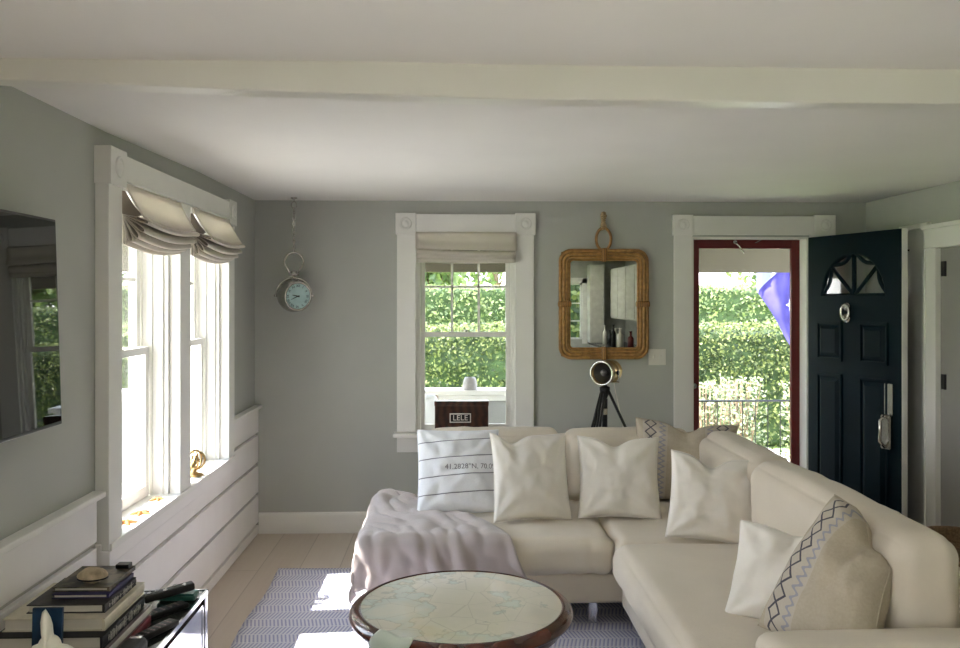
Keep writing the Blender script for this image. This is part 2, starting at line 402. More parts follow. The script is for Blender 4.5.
    def rbox(s, x0, x1, y0, y1, z0, z1, r=.05, puff=(0, 0, 0), n=18, wr=0, seed=0, wsc=7, rip=0):
        """upholstered block: rounded box with bulging faces and soft creases"""
        t = bmesh.new(); bmesh.ops.create_cube(t, size=2); bmesh.ops.subdivide_edges(t, edges=t.edges[:], cuts=n, use_grid_fill=True)
        c = Vector(((x0 + x1) / 2, (y0 + y1) / 2, (z0 + z1) / 2)); h = Vector(((x1 - x0) / 2, (y1 - y0) / 2, (z1 - z0) / 2)); r = min(r, *[k * .98 for k in h])
        for v in t.verts:
            q = v.co.copy()
            # concentrate vertices near the rims
            w = Vector([math.copysign(abs(k) ** .8, k) for k in q]); p = Vector((w.x * h.x, w.y * h.y, w.z * h.z))
            inn = Vector([max(-(h[i] - r), min(h[i] - r, p[i])) for i in range(3)]); d = p - inn
            if d.length > 1e-6: p = inn + d.normalized() * r
            sx_, sy_, sz_ = (1 - w.x ** 2), (1 - w.y ** 2), (1 - w.z ** 2)
            nn = d.normalized() if d.length > 1e-6 else Vector((0, 0, 0))
            p += Vector((puff[0] * nn.x * (max(sy_, 0) * max(sz_, 0)) ** .5, puff[1] * nn.y * (max(sx_, 0) * max(sz_, 0)) ** .5, puff[2] * nn.z * (max(sx_, 0) * max(sy_, 0)) ** .5))
            if wr:
                P_ = p + c + Vector((seed * 3.7, seed, 0))
                p += nn * (noise.noise(P_ * wsc) * wr + noise.noise(P_ * wsc * 3.1) * wr * .4 + noise.noise(Vector((P_.x * 17, P_.y * 3, P_.z * 3))) * wr * rip)
            v.co = p + c
        return s._merge(t)
    def build(s, name, mat, parent=None, smooth=False, org=None, **tags):
        me = bpy.data.meshes.new(name); P = ORG.get(parent)
        if P is None:
            if org is None:
                lo = [min(v.co[i] for v in s.bm.verts) for i in range(3)]; hi = [max(v.co[i] for v in s.bm.verts) for i in range(3)]
                org = ((lo[0] + hi[0]) / 2, (lo[1] + hi[1]) / 2, lo[2])
            P = Vector(org)
        bmesh.ops.translate(s.bm, verts=s.bm.verts[:], vec=-P)
        s.bm.to_mesh(me); s.bm.free()
        if mat is not None: me.materials.append(mat if not isinstance(mat, str) else M[mat])
        if smooth: me.polygons.foreach_set('use_smooth', [True] * len(me.polygons))
        o = bpy.data.objects.new(name, me); COL.objects.link(o)
        if smooth == 'auto':
            try: me.set_sharp_from_angle(angle=math.radians(35))
            except Exception: pass
        if parent is not None: o.parent = parent
        else: o.location = P
        ORG[o] = P; return tag(o, **tags)

def copy_tree(o, parent=None):
    c = o.copy(); COL.objects.link(c)
    if parent is not None: c.parent = parent
    ORG[c] = ORG[o]
    for ch in list(o.children): copy_tree(ch, c)
    return c
def box(name, mat, parent, *a, bev=0, **tags):
    return B().box(*a, bev=bev).build(name, mat, parent, **tags)
def text_mesh(txt, size, extrude=.0005, align='CENTER'):
    cu = bpy.data.curves.new('t', 'FONT'); cu.body = txt; cu.size = size; cu.extrude = extrude; cu.align_x = align; cu.align_y = 'CENTER'; cu.resolution_u = 3
    o = bpy.data.objects.new('t', cu); COL.objects.link(o); dg = bpy.context.evaluated_depsgraph_get()
    me = bpy.data.meshes.new_from_object(o.evaluated_get(dg)); bpy.data.objects.remove(o); bpy.data.curves.remove(cu)
    return me
def add_text(b, txt, size, f, extrude=.0005, align='CENTER', sub=False):
    """f maps (x,y,z) of the lettering to world space"""
    me = text_mesh(txt, size, extrude, align); t = bmesh.new(); t.from_mesh(me); bpy.data.meshes.remove(me)
    if sub: bmesh.ops.subdivide_edges(t, edges=[e for e in t.edges if e.calc_length() > size * .15], cuts=2)
    for v in t.verts: v.co = f(v.co)
    return b._merge(t)

# ------------------------------------------------------------------ the setting
XL, XR, YB, YK, ZC = -1.364, 2.93, 5.93, -2.5, 2.305
def walls(boxes, name, mat='wall'):
    b = B()
    for x in boxes: b.box(*x)
    return b.build(name, mat, None, kind='structure')
walls([(XL - .16, XR + .12, YK - .12, YB + .12, -.10, 0)], 'floor', 'floor')
def ceil_f(u, v):
    x = XL + (XR - XL) * u; y = YK + (YB - YK) * v
    sag = .028 * max(0, min(1, (-.2 - x) / 1.1)) * max(0, min(1, (4.6 - y) / 1.2))
    return (x, y, ZC - sag)
B().grid(30, 50, ceil_f, 0).build('ceiling', 'ceil', None, True, kind='structure')
B().box(XL - .16, XR + .12, YK - .12, YB + .12, ZC + .02, ZC + .12).build('ceiling_upper', 'ceil', None, kind='structure')
WZ = ZC + .02
walls([(XL - .19, XL, YK, -.5, 0, WZ), (XL - .19, XL, -.5, 1.1, 0, .68), (XL - .19, XL, -.5, 1.1, 2.08, WZ), (XL - .19, XL, 1.1, 3.425, 0, WZ), (XL - .19, XL, 3.425, 5.045, 0, .675), (XL - .19, XL, 3.425, 5.045, 2.085, WZ),
       (XL - .19, XL, 4.15, 4.31, .675, 2.085), (XL - .19, XL, 5.045, YB, 0, WZ)], 'wall_left')
walls([(XL - .14, -.25, YB, YB + .12, 0, WZ), (-.25, .44, YB, YB + .12, 0, .675), (-.25, .44, YB, YB + .12, 2.085, WZ),
       (.44, 1.685, YB, YB + .12, 0, WZ), (1.685, 2.52, YB, YB + .12, 2.06, WZ), (2.52, XR + .12, YB, YB + .12, 0, WZ)], 'wall_back')
walls([(XR, XR + .12, YK, YB, 0, WZ)], 'wall_right')
walls([(XL - .14, -.3, YK - .12, YK, 0, WZ), (-.3, 2.2, YK - .12, YK, 0, .95), (-.3, 2.2, YK - .12, YK, 1.9, WZ), (2.2, XR + .12, YK - .12, YK, 0, WZ), (.62, .78, YK - .12, YK, .95, 1.9), (1.4, 1.52, YK - .12, YK, .95, 1.9)], 'wall_kitchen')

walls([(-2.02, XL - .19, YK, 6.0, 2.27, 2.40)], 'sun_blocker', 'porch_white')  # unseen slab, added to cut off the upper part of the sunbeam
# ceiling beam, slightly bowed
def beam_prism():
    fr = [(XL, 2.335, 2.222), (-1.24, 2.372, 2.220), (-.6, 2.435, 2.213), (.08, 2.487, 2.205), (.8, 2.492, 2.203), (1.55, 2.497, 2.202), (XR, 2.50, 2.202)]
    t = bmesh.new(); R = []
    for x, y, z in fr: R.append([t.verts.new(p) for p in ((x, y, 2.32), (x, y, z + .004), (x, y + .004, z), (x, y + .082, z), (x, y + .086, z + .004), (x, y + .086, 2.32))])
    for a, c in zip(R, R[1:]):
        for k in range(6): t.faces.new((a[k], c[k], c[(k + 1) % 6], a[(k + 1) % 6]))
    t.faces.new(R[0]); t.faces.new(R[-1][::-1]); bmesh.ops.recalc_face_normals(t, faces=t.faces[:])
    b = B(); b._merge(t); return b
beam_prism().build('trim_7', 'beam', None, kind='structure')

# shiplap wainscot on the left wall
wn = empty('trim_1', (XL, 4.5, 0), kind='structure')
gz = [.07, .279, .486, .692]
def boards(y0, y1, top, x1=-1.338):
    b = B(); z = [0] + gz
    for i in range(4):
        b.box(XL, x1, y0, y1, (gz[i - 1] + .011) if i else 0.002, gz[i] - .011, bev=.002)
    b.box(XL, x1, y0, y1, gz[3] + .011, top, bev=.002) if top > gz[3] + .03 else None
    return b
boards(1.14, 3.25, .868).build('shiplap_board', 'wainscot', wn)
boards(-2.4, 1.13, .66).build('shiplap_board', 'wainscot', wn)
b = boards(3.285, 5.19, .60); b.build('shiplap_board', 'wainscot', wn)
boards(5.19, YB - .001, .868).build('shiplap_board', 'wainscot', wn)
B().box(XL, XL + .006, -2.4, 3.28, 0, .66).box(XL, XL + .006, 1.12, 3.28, .66, .87).box(XL, XL + .006, 3.28, 5.18, 0, .60).box(XL, XL + .006, 5.18, YB, 0, .87).build('groove_backing', 'groove', wn)
B().box(XL, -1.312, 1.14, 3.275, .868, .890, bev=.004).build('ledge', 'trim', wn)
B().box(XL, -1.312, 5.185, YB, .868, .890, bev=.004).build('ledge', 'trim', wn)
# baseboards
B().prism([(0, 0), (.018, 0), (.018, .125), (.012, .14), (0, .145)], lambda a, z, k: (XL + .03 + k * 2.86, YB - a, z)).build('baseboard_back', 'trim', None, kind='structure')
B().prism([(0, 0), (.018, 0), (.018, .125), (.012, .14), (0, .145)], lambda a, z, k: (XR - a, YK + .7 + k * 4.5, z)).build('baseboard_right', 'trim', None, kind='structure')

def rosette(b, c, ax, r=.042):
    b.lathe([(r, 0), (r, .006), (r * .85, .010), (r * .72, .006), (r * .55, .004), (r * .4, .010), (0, .012)], c, ax, 28, caps=False)

# left windows: shared casing
cs = empty('trim_2', (XL, 4.23, .68), kind='structure')
XC = -1.31
B().box(XL, XC, 3.293, 3.425, .655, 2.075, bev=.003).build('casing_side', 'trim', cs)
B().box(XL, XC, 5.045, 5.172, .655, 2.075, bev=.003).build('casing_side', 'trim', cs)
B().box(XL, XC, 4.15, 4.31, .675, 2.09, bev=.003).build('casing_mullion', 'trim', cs)
B().box(XL, XC + .004, 3.43, 5.04, 2.09, 2.193, bev=.003).box(XL, XC + .012, 3.43, 5.04, 2.088, 2.098, bev=.002).build('casing_head', 'trim', cs)
for y0, y1 in ((3.283, 3.445), (5.03, 5.182)):
    B().box(XL, XC + .012, y0, y1, 2.06, 2.206, bev=.003).build('corner_block', 'trim', cs)
    b = B(); rosette(b, (XC + .011, (y0 + y1) / 2, 2.134), (1, 0, 0)); b.build('rosette', 'trim', cs, True)
B().box(XL, XC + .006, 3.285, 5.175, .60, .655, bev=.004).build('apron', 'wainscot', cs)
B().box(XL - .004, XC + .008, 3.30, 5.165, .652, .6815, bev=.004).build('window_stool', 'trim', cs)

def double_hung(root, mp, w0, w1, z0, z1, zm, d0, cols=3, rows=2, stile=.045):
    TH = d0 + .10
    """mp(a,d,z): a along the wall, d depth to the outside"""
    def bx(b, a0, a1, da, db, za, zb, bev=.002):
        p, q = Vector(mp(a0, da, za)), Vector(mp(a1, db, zb))
        b.box(min(p.x, q.x), max(p.x, q.x), min(p.y, q.y), max(p.y, q.y), za, zb, bev=bev); return b
    # jamb liner with its grooves
    for s_ in (0, 1):
        a0 = w0 if s_ == 0 else w1 - .018; a1 = a0 + .018
        b = B(); bx(b, a0, a1, 0, TH, z0, z1, 0)
        e0, e1 = (a1, a1 + .010) if s_ == 0 else (a0 - .012, a0)
        for dd in (.022, d0 - .012, d0 + .036, d0 + .078): bx(b, e0, e1, dd, dd + .010, z0, z1, 0)
        b.build('jamb', 'trim', root)
    b = B(); bx(b, w0, w1, 0, TH, z1 - .02, z1, 0); b.build('head_jamb', 'trim', root)
    b = B(); bx(b, w0, w1, .0, .20, z0 - .03, z0, 0); b.build('sill', 'trim', root)
    for nm, za, zb, dd, grid_ in (('lower_sash', z0 + .002, zm + .018, d0, False), ('upper_sash', zm - .018, z1 - .021, d0 + .042, True)):
        b = B(); a0, a1 = w0 + .032, w1 - .032
        bx(b, a0, a0 + stile, dd, dd + .034, za, zb); bx(b, a1 - stile, a1, dd, dd + .034, za, zb)
        bx(b, a0 + stile, a1 - stile, dd, dd + .034, za, za + (.055 if not grid_ else .034)); bx(b, a0 + stile, a1 - stile, dd, dd + .034, zb - .034, zb)
        sash = b.build(nm, 'trim', root)
        if grid_:
            b = B(); g0, g1, h0, h1 = a0 + stile, a1 - stile, za + .034, zb - .034
            for i in range(1, cols): c = g0 + (g1 - g0) * i / cols; bx(b, c - .008, c + .008, dd + .006, dd + .028, h0, h1, 0)
            for i in range(1, rows): c = h0 + (h1 - h0) * i / rows; bx(b, g0, g1, dd + .006, dd + .028, c - .008, c + .008, 0)
            b.build('muntins', 'trim', sash)
        b = B(); bx(b, a0 + stile - .004, a1 - stile + .004, dd + .015, dd + .019, za + .03, zb - .03, 0); b.build('pane', 'glass', sash)
        if not grid_:
            b = B(); m = (w0 + w1) / 2; p = mp(m, dd + .01, zb)
            b.lathe([(.016, 0), (.016, .006), (.008, .008), (.008, .016), (0, .018)], p, (0, 0, 1), 14); bx(b, m - .03, m + .03, dd + .004, dd + .016, zb + .008, zb + .014)
            b.build('sash_lock', 'nickel', sash)
for i, (y0, y1) in enumerate(((3.425, 4.15), (4.31, 5.045))):
    r = empty('window_%d' % (i + 1), (XL, (y0 + y1) / 2, .68), kind='structure')
    double_hung(r, lambda a, d, z: (XL - d + .0, a, z), y0, y1, .68, 2.085, 1.375, .085)
r = empty('window_7', (XL, .3, .68), kind='structure')  # window added out of view near the camera to let in fill light
double_hung(r, lambda a, d, z: (XL - d, a, z), -.5, 1.1, .68, 2.08, 1.375, .05, cols=6)
B().box(XL, XC, -.62, -.5, .66, 2.2).box(XL, XC, 1.1, 1.22, .66, 2.2).box(XL, XC, -.5, 1.1, 2.08, 2.2).box(XL, XC + .01, -.62, 1.22, .655, .68).build('window_casing', 'trim', r)
# back window
r = empty('window_3', (.095, YB, .68), kind='structure')
double_hung(r, lambda a, d, z: (a, YB + d, z), -.25, .44, .685, 2.085, 1.372, .045, stile=.028)
cs = empty('trim_3', (.095, YB, .55), kind='structure')
B().box(-.382, -.25, YB - .025, YB, .70, 2.075, bev=.003).build('casing_side', 'trim', cs)
B().box(.44, .57, YB - .025, YB, .70, 2.075, bev=.003).build('casing_side', 'trim', cs)
B().box(-.25, .44, YB - .028, YB, 2.085, 2.212, bev=.003).build('casing_head', 'trim', cs)
for x0, x1 in ((-.392, -.25), (.44, .582)):
    B().box(x0, x1, YB - .034, YB, 2.068, 2.220, bev=.003).build('corner_block', 'trim', cs)
    b = B(); rosette(b, ((x0 + x1) / 2, YB - .033, 2.145), (0, -1, 0)); b.build('rosette', 'trim', cs, True)
B().box(-.405, .595, YB - .105, YB + .045, .672, .697, bev=.006).build('window_stool', 'trim', cs)
B().box(-.382, .57, YB - .02, YB, .558, .672, bev=.003).build('apron', 'trim', cs)

# front door opening
cs = empty('trim_4', (2.1, YB, 0), kind='structure')
for x0, x1 in ((1.556, 1.685), (2.522, 2.652)):
    B().box(x0, x1, YB - .025, YB, 0, 2.075, bev=.003).build('casing_side', 'trim', cs)
B().box(1.685, 2.55, YB - .028, YB, 2.072, 2.205, bev=.003).build('casing_head', 'trim', cs)
for x0, x1 in ((1.546, 1.688), (2.55, 2.70)):
    B().box(x0, x1, YB - .034, YB, 2.066, 2.213, bev=.003).build('corner_block', 'trim', cs)
    b = B(); rosette(b, ((x0 + x1) / 2, YB - .033, 2.14), (0, -1, 0)); b.build('rosette', 'trim', cs, True)
B().box(1.685, 1.70, YB, YB + .12, 0, 2.06).box(2.505, 2.52, YB, YB + .12, 0, 2.06).box(1.685, 2.52, YB, YB + .12, 2.048, 2.06).build('door_jamb', 'trim', cs)
B().box(1.685, 2.52, YB - .02, YB + .12, 0, .02, bev=.004).build('threshold', 'mahogany', cs)
# red storm door
sd_ = empty('door_1', (2.1, YB + .13, 0), kind='structure')
b = B(); y0, y1 = YB + .122, YB + .152
b.box(1.69, 1.775, y0, y1, .02, 2.10, bev=.003).box(2.445, 2.53, y0, y1, .02, 2.10, bev=.003).box(1.775, 2.445, y0, y1, 1.985, 2.10, bev=.003).box(1.775, 2.445, y0, y1, .02, .25, bev=.003)
b.build('door_frame', 'red', sd_)
b = B(); b.box(1.77, 2.45, y0 + .012, y0 + .016, .25, 1.99); b.build('door_pane', 'glass', sd_)
b = B().tube([(2.03, YB + .115, 2.03), (2.06, YB + .10, 2.0), (2.09, YB + .09, 1.95)], .006).tube([(2.18, YB + .115, 2.025), (2.22, YB + .11, 2.045)], .004).lathe([(.014, 0), (.014, .02), (0, .024)], (2.03, YB + .122, 2.03), (0, -1, 0), 12)
b.build('door_closer', 'nickel', sd_)
B().lathe([(.012, 0), (.02, .01), (.02, .03), (0, .035)], (1.73, YB + .122, 1.0), (0, -1, 0), 14).build('door_knob', 'nickel', sd_)

# open front door leaf, local frame: s along the leaf, t thickness, z up
HB = Vector((2.515, 5.885, 0)); DL = Vector((.248, -.78, 0)).normalized(); DN = Vector((DL.y, -DL.x, 0))   # DN points to -X: the visible face
if DN.x > 0: DN = -DN
def L(s_, t_, z): return HB + DL * s_ + DN * t_ + Vector((0, 0, z))
leaf = empty('door_2', tuple(HB), kind='structure')
def lbox(b, s0, s1, t0, t1, z0, z1, bev=0):
    t = bmesh.new(); bmesh.ops.create_cube(t, size=1)
    for v in t.verts: v.co = Vector(((s0 + s1) / 2 + v.co.x * (s1 - s0), (t0 + t1) / 2 + v.co.y * (t1 - t0), (z0 + z1) / 2 + v.co.z * (z1 - z0)))
    if bev: bmesh.ops.bevel(t, geom=t.edges[:], offset=bev, segments=2, affect='EDGES')
    for v in t.verts: v.co = L(*v.co)
    bmesh.ops.recalc_face_normals(t, faces=t.faces[:]); return b._merge(t)
WL = .818; ZT = 2.052
fan_c, fan_z, fan_r = .409, 1.642, .287
b = B(); lbox(b, 0, WL, -.02, .02, .012, fan_z); lbox(b, 0, fan_c - fan_r, -.02, .02, fan_z, ZT); lbox(b, fan_c + fan_r, WL, -.02, .02, fan_z, ZT)
n = 24
arc = [(fan_c + fan_r * math.cos(PI - PI * i / n), fan_z + fan_r * math.sin(PI - PI * i / n)) for i in range(n + 1)]
for (a0, c0), (a1, c1) in zip(arc, arc[1:]): b.prism([(a0, c0), (a1, c1), (a1, ZT), (a0, ZT)], lambda a, z, k: L(a, -.02 + .04 * k, z))
b.build('door_slab', 'navy', leaf)
b = B(); lbox(b, fan_c - fan_r, fan_c + fan_r, -.003, .003, fan_z, fan_z + fan_r); b.build('fan_light', 'glass', leaf)
b = B()
for w_, (p0, p1) in ((.016, ((fan_c, fan_z), (fan_c, fan_z + fan_r))), (.013, ((fan_c, fan_z), (fan_c - fan_r * .72, fan_z + fan_r * .70))), (.013, ((fan_c, fan_z), (fan_c + fan_r * .72, fan_z + fan_r * .70)))):
    b.tube([L(p0[0], 0, p0[1]), L(p1[0], 0, p1[1])], w_, 8)
for a0, a1 in ((180, 134), (134, 92), (88, 46), (46, 0)):
    pts = []
    for i in range(13):
        k = i / 12; a = math.radians(a0 + (a1 - a0) * k); rr = fan_r * (1 - .17 * math.sin(PI * k))
        pts.append(L(fan_c + rr * math.cos(a), 0, fan_z + rr * math.sin(a)))
    b.tube(pts, .014, 8)
b.tube([L(fan_c + fan_r * math.cos(a), 0, fan_z + fan_r * math.sin(a)) for a in [PI * i / 20 for i in range(21)]], .022, 8)
b.tube([L(fan_c - fan_r, 0, fan_z), L(fan_c + fan_r, 0, fan_z)], .018, 8)
b.build('fan_muntins', 'navy', leaf, True)
for (s0, s1, z0, z1) in ((.085, .325, 1.205, 1.475), (.475, .715, 1.205, 1.475), (.085, .325, .16, 1.12), (.475, .715, .16, 1.12)):
    b = B(); w_ = .022
    for q in ((s0, s1, z0, z0 + w_), (s0, s1, z1 - w_, z1), (s0, s0 + w_, z0, z1), (s1 - w_, s1, z0, z1)): lbox(b, q[0], q[1], .018, .030, q[2], q[3], .004)
    e = .055; bm_ = [(s0 + e, z0 + e), (s1 - e, z0 + e), (s1 - e, z1 - e), (s0 + e, z1 - e)]
    t = bmesh.new(); o_ = [t.verts.new(L(s_, .018, z)) for s_, z in ((s0 + w_, z0 + w_), (s1 - w_, z0 + w_), (s1 - w_, z1 - w_), (s0 + w_, z1 - w_))]
    i_ = [t.verts.new(L(s_, .034, z)) for s_, z in bm_]
    for k in range(4): t.faces.new((o_[k], o_[(k + 1) % 4], i_[(k + 1) % 4], i_[k]))
    t.faces.new(i_); bmesh.ops.recalc_face_normals(t, faces=t.faces[:]); b._merge(t)
    b.build('door_panel', 'navy', leaf)
b = B(); lbox(b, WL, WL + .004, -.021, .021, .012, ZT); lbox(b, WL + .002, WL + .006, -.012, .012, .80, 1.0); b.build('door_edge', 'trim', leaf)
b = B(); lbox(b, .685, .752, .02, .028, .90, 1.095, .003); lbox(b, .675, .755, .02, .05, .69, .90, .006); b.build('handle_plate', 'nickel', leaf)
b = B().tube([L(.715, .045, .90), L(.715, .085, .87), L(.715, .09, .74), L(.715, .05, .70)], .010, 8); b.build('door_handle', 'nickel', leaf, True)
b = B().lathe([(.03, 0), (.03, .01), (.018, .02), (0, .022)], L(.37, .02, 1.57), tuple(DN), 18)
b.tube([L(.37 + .035 * math.cos(a), .04, 1.535 + .05 * math.sin(a)) for a in [PI * 2 * i / 20 for i in range(20)]], .009, 8, close=True)
b.lathe([(.03, 0), (.03, .01), (0, .012)], L(.37, .02, 1.495), tuple(DN), 14)
b.build('door_knocker', 'nickel', leaf, True)
for z in (.3, 1.03, 1.8):
    B().tube([L(-.012, 0, z - .045), L(-.012, 0, z + .045)], .008, 8).build('door_hinge', 'nickel', leaf)

# right wall: trim panel, casing and a closed grey door
cs = empty('trim_5', (XR, 5.1, 0), kind='structure')
B().box(XR - .012, XR, 5.112, 5.42, 0, 2.075, bev=.003).box(XR - .03, XR, 5.10, 5.43, 2.06, 2.09, bev=.003).build('trim_panel', 'trim', cs)
b = B().box(XR - .045, XR, 4.985, 5.105, 0, 1.925, bev=.004).box(XR - .053, XR - .0452, 5.085, 5.105, 0, 1.925)
b.build('casing_side', 'trim', cs)
B().box(XR - .045, XR, 3.96, 5.11, 1.926, 2.045, bev=.004).box(XR - .062, XR, 4.02, 5.12, 2.045, 2.07, bev=.004).build('casing_head', 'trim', cs)
B().box(XR - .045, XR, 3.96, 4.08, 0, 1.925, bev=.004).build('casing_side', 'trim', cs)
B().tube([(XR - .03, 5.30, 1.93), (XR - .07, 5.32, 1.935)], .006).build('coat_hook', 'darkmetal', cs)
d = empty('door_3', (XR, 4.5, 0), kind='structure')
B().box(XR - .012, XR, 4.08, 4.985, 0, 1.925).build('door_slab', 'grey_door', d)
for z in (1.80, 1.13):
    B().box(XR - .024, XR - .008, 4.925, 4.965, z - .045, z + .045, bev=.003).build('door_hinge', 'black', d)

# ------------------------------------------------------------------ outside
walls([(XL - 2.5, 7.0, YB + .12, 8.3, -.22, -.10)], 'porch_floor', 'siding')
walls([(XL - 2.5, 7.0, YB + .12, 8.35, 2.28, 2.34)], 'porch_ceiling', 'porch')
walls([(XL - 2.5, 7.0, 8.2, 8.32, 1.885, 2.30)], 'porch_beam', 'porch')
walls([(-40, 50, 8.3, 80, -.62, -.50), (-40, XL - 2.5, -30, 8.3, -.62, -.50), (XL - 2.5, -1.53, -30, 8.3, -.62, -.50), (XL - 2.5, 50, -30, -2.7, -.62, -.50)], 'lawn', 'grass')
walls([(-9, -1.56, -8, 8.2, -.495, -.46)], 'bounce_ground', 'bounce_pale')  # pale ground added to bounce sunlight up onto the ceiling
walls([(3.3, 4.5, 8.35, 12, -.55, -.49)], 'garden_path', 'paving')
pr = empty('porch_half_wall', (-.9, 8.15, -.1), 'white-capped grey clapboard half wall beyond the back window', 'porch wall')
b = B()
for i in range(5): b.prism([(0, 0), (.024, 0), (.008, .15), (0, .15)], lambda a, z, k, i=i: (-3.2 + 4.4 * k, 8.10 - a, -.08 + .15 * i + z))
b.box(-3.2, 1.2, 8.10, 8.18, -.10, .70); b.build('siding', 'siding', pr)
B().box(-3.25, 1.25, 8.0, 8.26, .715, .765, bev=.006).box(-3.22, 1.22, 8.04, 8.22, .66, .715, bev=.004).build('rail_cap', 'porch_white', pr)
# metal porch rail in front of the door
rl = empty('metal_railing', (2.9, 8.25, -.1), 'thin dark metal railing seen through the red storm door', 'railing')
B().tube([(1.3, 8.25, .625), (4.6, 8.25, .625)], .010).build('top_rail', 'darkmetal', rl)
for i in range(27):
    x = 1.35 + i * .125
    B().tube([(x, 8.25, -.1), (x, 8.25, .62)], .005, 6).build('baluster', 'darkmetal', rl)
walls([(3.90, 4.02, 8.2, 8.32, -.10, 1.885)], 'porch_post', 'porch_white')
# ribbed pot on the rail
b = B(); pr_ = []
b.lathe([(.068, 0), (.070, .01), (.067, .03), (.069, .04), (.064, .06), (.066, .07), (.058, .095), (.05, .115), (.044, .12), (.04, .10)], (.171, 8.06, .765), (0, 0, 1), 28, caps=False)
b.build('candle_pot', 'pot', None, True, label='small grey ribbed pot standing on the white porch rail', cat='pot')
# porch chair with cushion
ch = empty('porch_chair', (-.42, 7.2, -.1), 'brown wicker porch chair with pale cushions outside the back window', 'chair')
B().box(-.72, -.12, 6.95, 7.5, .22, .28, bev=.02).build('seat', 'wicker', ch)
for x, y in ((-.69, 6.98), (-.15, 6.98), (-.69, 7.47), (-.15, 7.47)): B().box(x - .025, x + .025, y - .025, y + .025, -.1, .23, bev=.006).build('leg', 'wicker', ch)
B().box(-.74, -.68, 6.93, 7.5, .28, .52, bev=.02).build('armrest', 'wicker', ch); B().box(-.16, -.10, 6.93, 7.5, .28, .50, bev=.02).build('armrest', 'wicker', ch)
B().box(-.72, -.12, 7.46, 7.52, .28, .78, bev=.02).build('backrest', 'wicker', ch)
B().rbox(-.67, -.17, 6.96, 7.42, .285, .39, .04, (0, 0, .02), 10, .006).build('seat_cushion', 'white_cloth', ch, True)
B().rbox(-.67, -.12, 7.30, 7.45, .40, .80, .06, (0, .03, 0), 10, .006).build('back_cushion', 'white_cloth', ch, True)

def leaves(b, n, pos, size, seed):
    R = random.Random(seed); t = b.bm
    for i in range(n):
        p, nrm = pos(R); s_ = size * R.uniform(.6, 1.3)
        d = Vector((R.gauss(0, 1), R.gauss(0, 1), R.gauss(0, 1))) * .75 + nrm; d.normalize()
        a = d.cross(Vector((R.gauss(0, 1), R.gauss(0, 1), R.gauss(0, 1)))).normalized(); c = d.cross(a)
        v = [t.verts.new(p + a * s_), t.verts.new(p + c * s_ * .55 + d * s_ * .15), t.verts.new(p - a * s_), t.verts.new(p - c * s_ * .55 + d * s_ * .15)]
        t.faces.new(v)
def hedge(x0, x1, y0, y1, z0, z1, n, size, mat, label, seed, org=None):
    h = empty('hedge', ((x0 + x1) / 2, (y0 + y1) / 2, z0), label, 'hedge')
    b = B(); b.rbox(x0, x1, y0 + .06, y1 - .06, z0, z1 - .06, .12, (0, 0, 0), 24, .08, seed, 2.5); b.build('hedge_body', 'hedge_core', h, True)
    b = B(); fr = (x1 - x0) * (z1 - z0); tp = (x1 - x0) * (y1 - y0)
    def pos(R):
        if R.random() < fr / (fr + tp):
            x, z = R.uniform(x0, x1), z0 + (z1 - z0) * R.random() ** .8
            return Vector((x, y0 + noise.noise(Vector((x * 2, z * 2, seed))) * .12 + R.uniform(-.08, .08), z)), Vector((0, -1, .3))
        x, y = R.uniform(x0, x1), R.uniform(y0, y1)
        return Vector((x, y, z1 + noise.noise(Vector((x * 2, y * 2, seed))) * .06 + R.uniform(-.06, .04))), Vector((0, 0, 1))
    leaves(b, n, pos, size, seed); b.build('leaves', mat, h, kind='stuff')
    return h
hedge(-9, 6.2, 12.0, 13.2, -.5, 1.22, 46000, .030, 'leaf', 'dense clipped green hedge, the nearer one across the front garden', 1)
hedge(-16, 17, 22.0, 23.6, -.5, 1.95, 22000, .065, 'leaf_far', 'paler sunlit hedge standing behind the nearer clipped hedge', 2)
def tree(x, y, h, r, seed, label, mat='tree_leaf', n=1800, size=.2):
    t = empty('tree', (x, y, -.5), label, 'tree')
    R = random.Random(seed); b = B(); b.tube([(x, y, -.5), (x + .1, y, h * .35), (x - .1, y + .1, h * .7)], [.22, .17, .08], 10)
    for k in range(4):
        a = k * 1.6; b.tube([(x + .05, y, h * .35 + k * .3), (x + math.cos(a) * r * .6, y + math.sin(a) * r * .6, h * .65 + k * .2)], [.08, .03], 6)
    b.build('trunk', 'bark', t, True)
    b = B(); blobs = [(Vector((x + R.uniform(-.5, .5) * r, y + R.uniform(-.5, .5) * r, h * .68 + R.uniform(-.45, .5) * r)), r * R.uniform(.45, .7)) for _ in range(9)]
    def pos(R):
        c, q = R.choice(blobs); d = Vector((R.gauss(0, 1), R.gauss(0, 1), R.gauss(0, 1))).normalized(); return c + d * q * R.uniform(.6, 1), d
    leaves(b, n, pos, size, seed); b.build('crown', mat, t, kind='stuff')
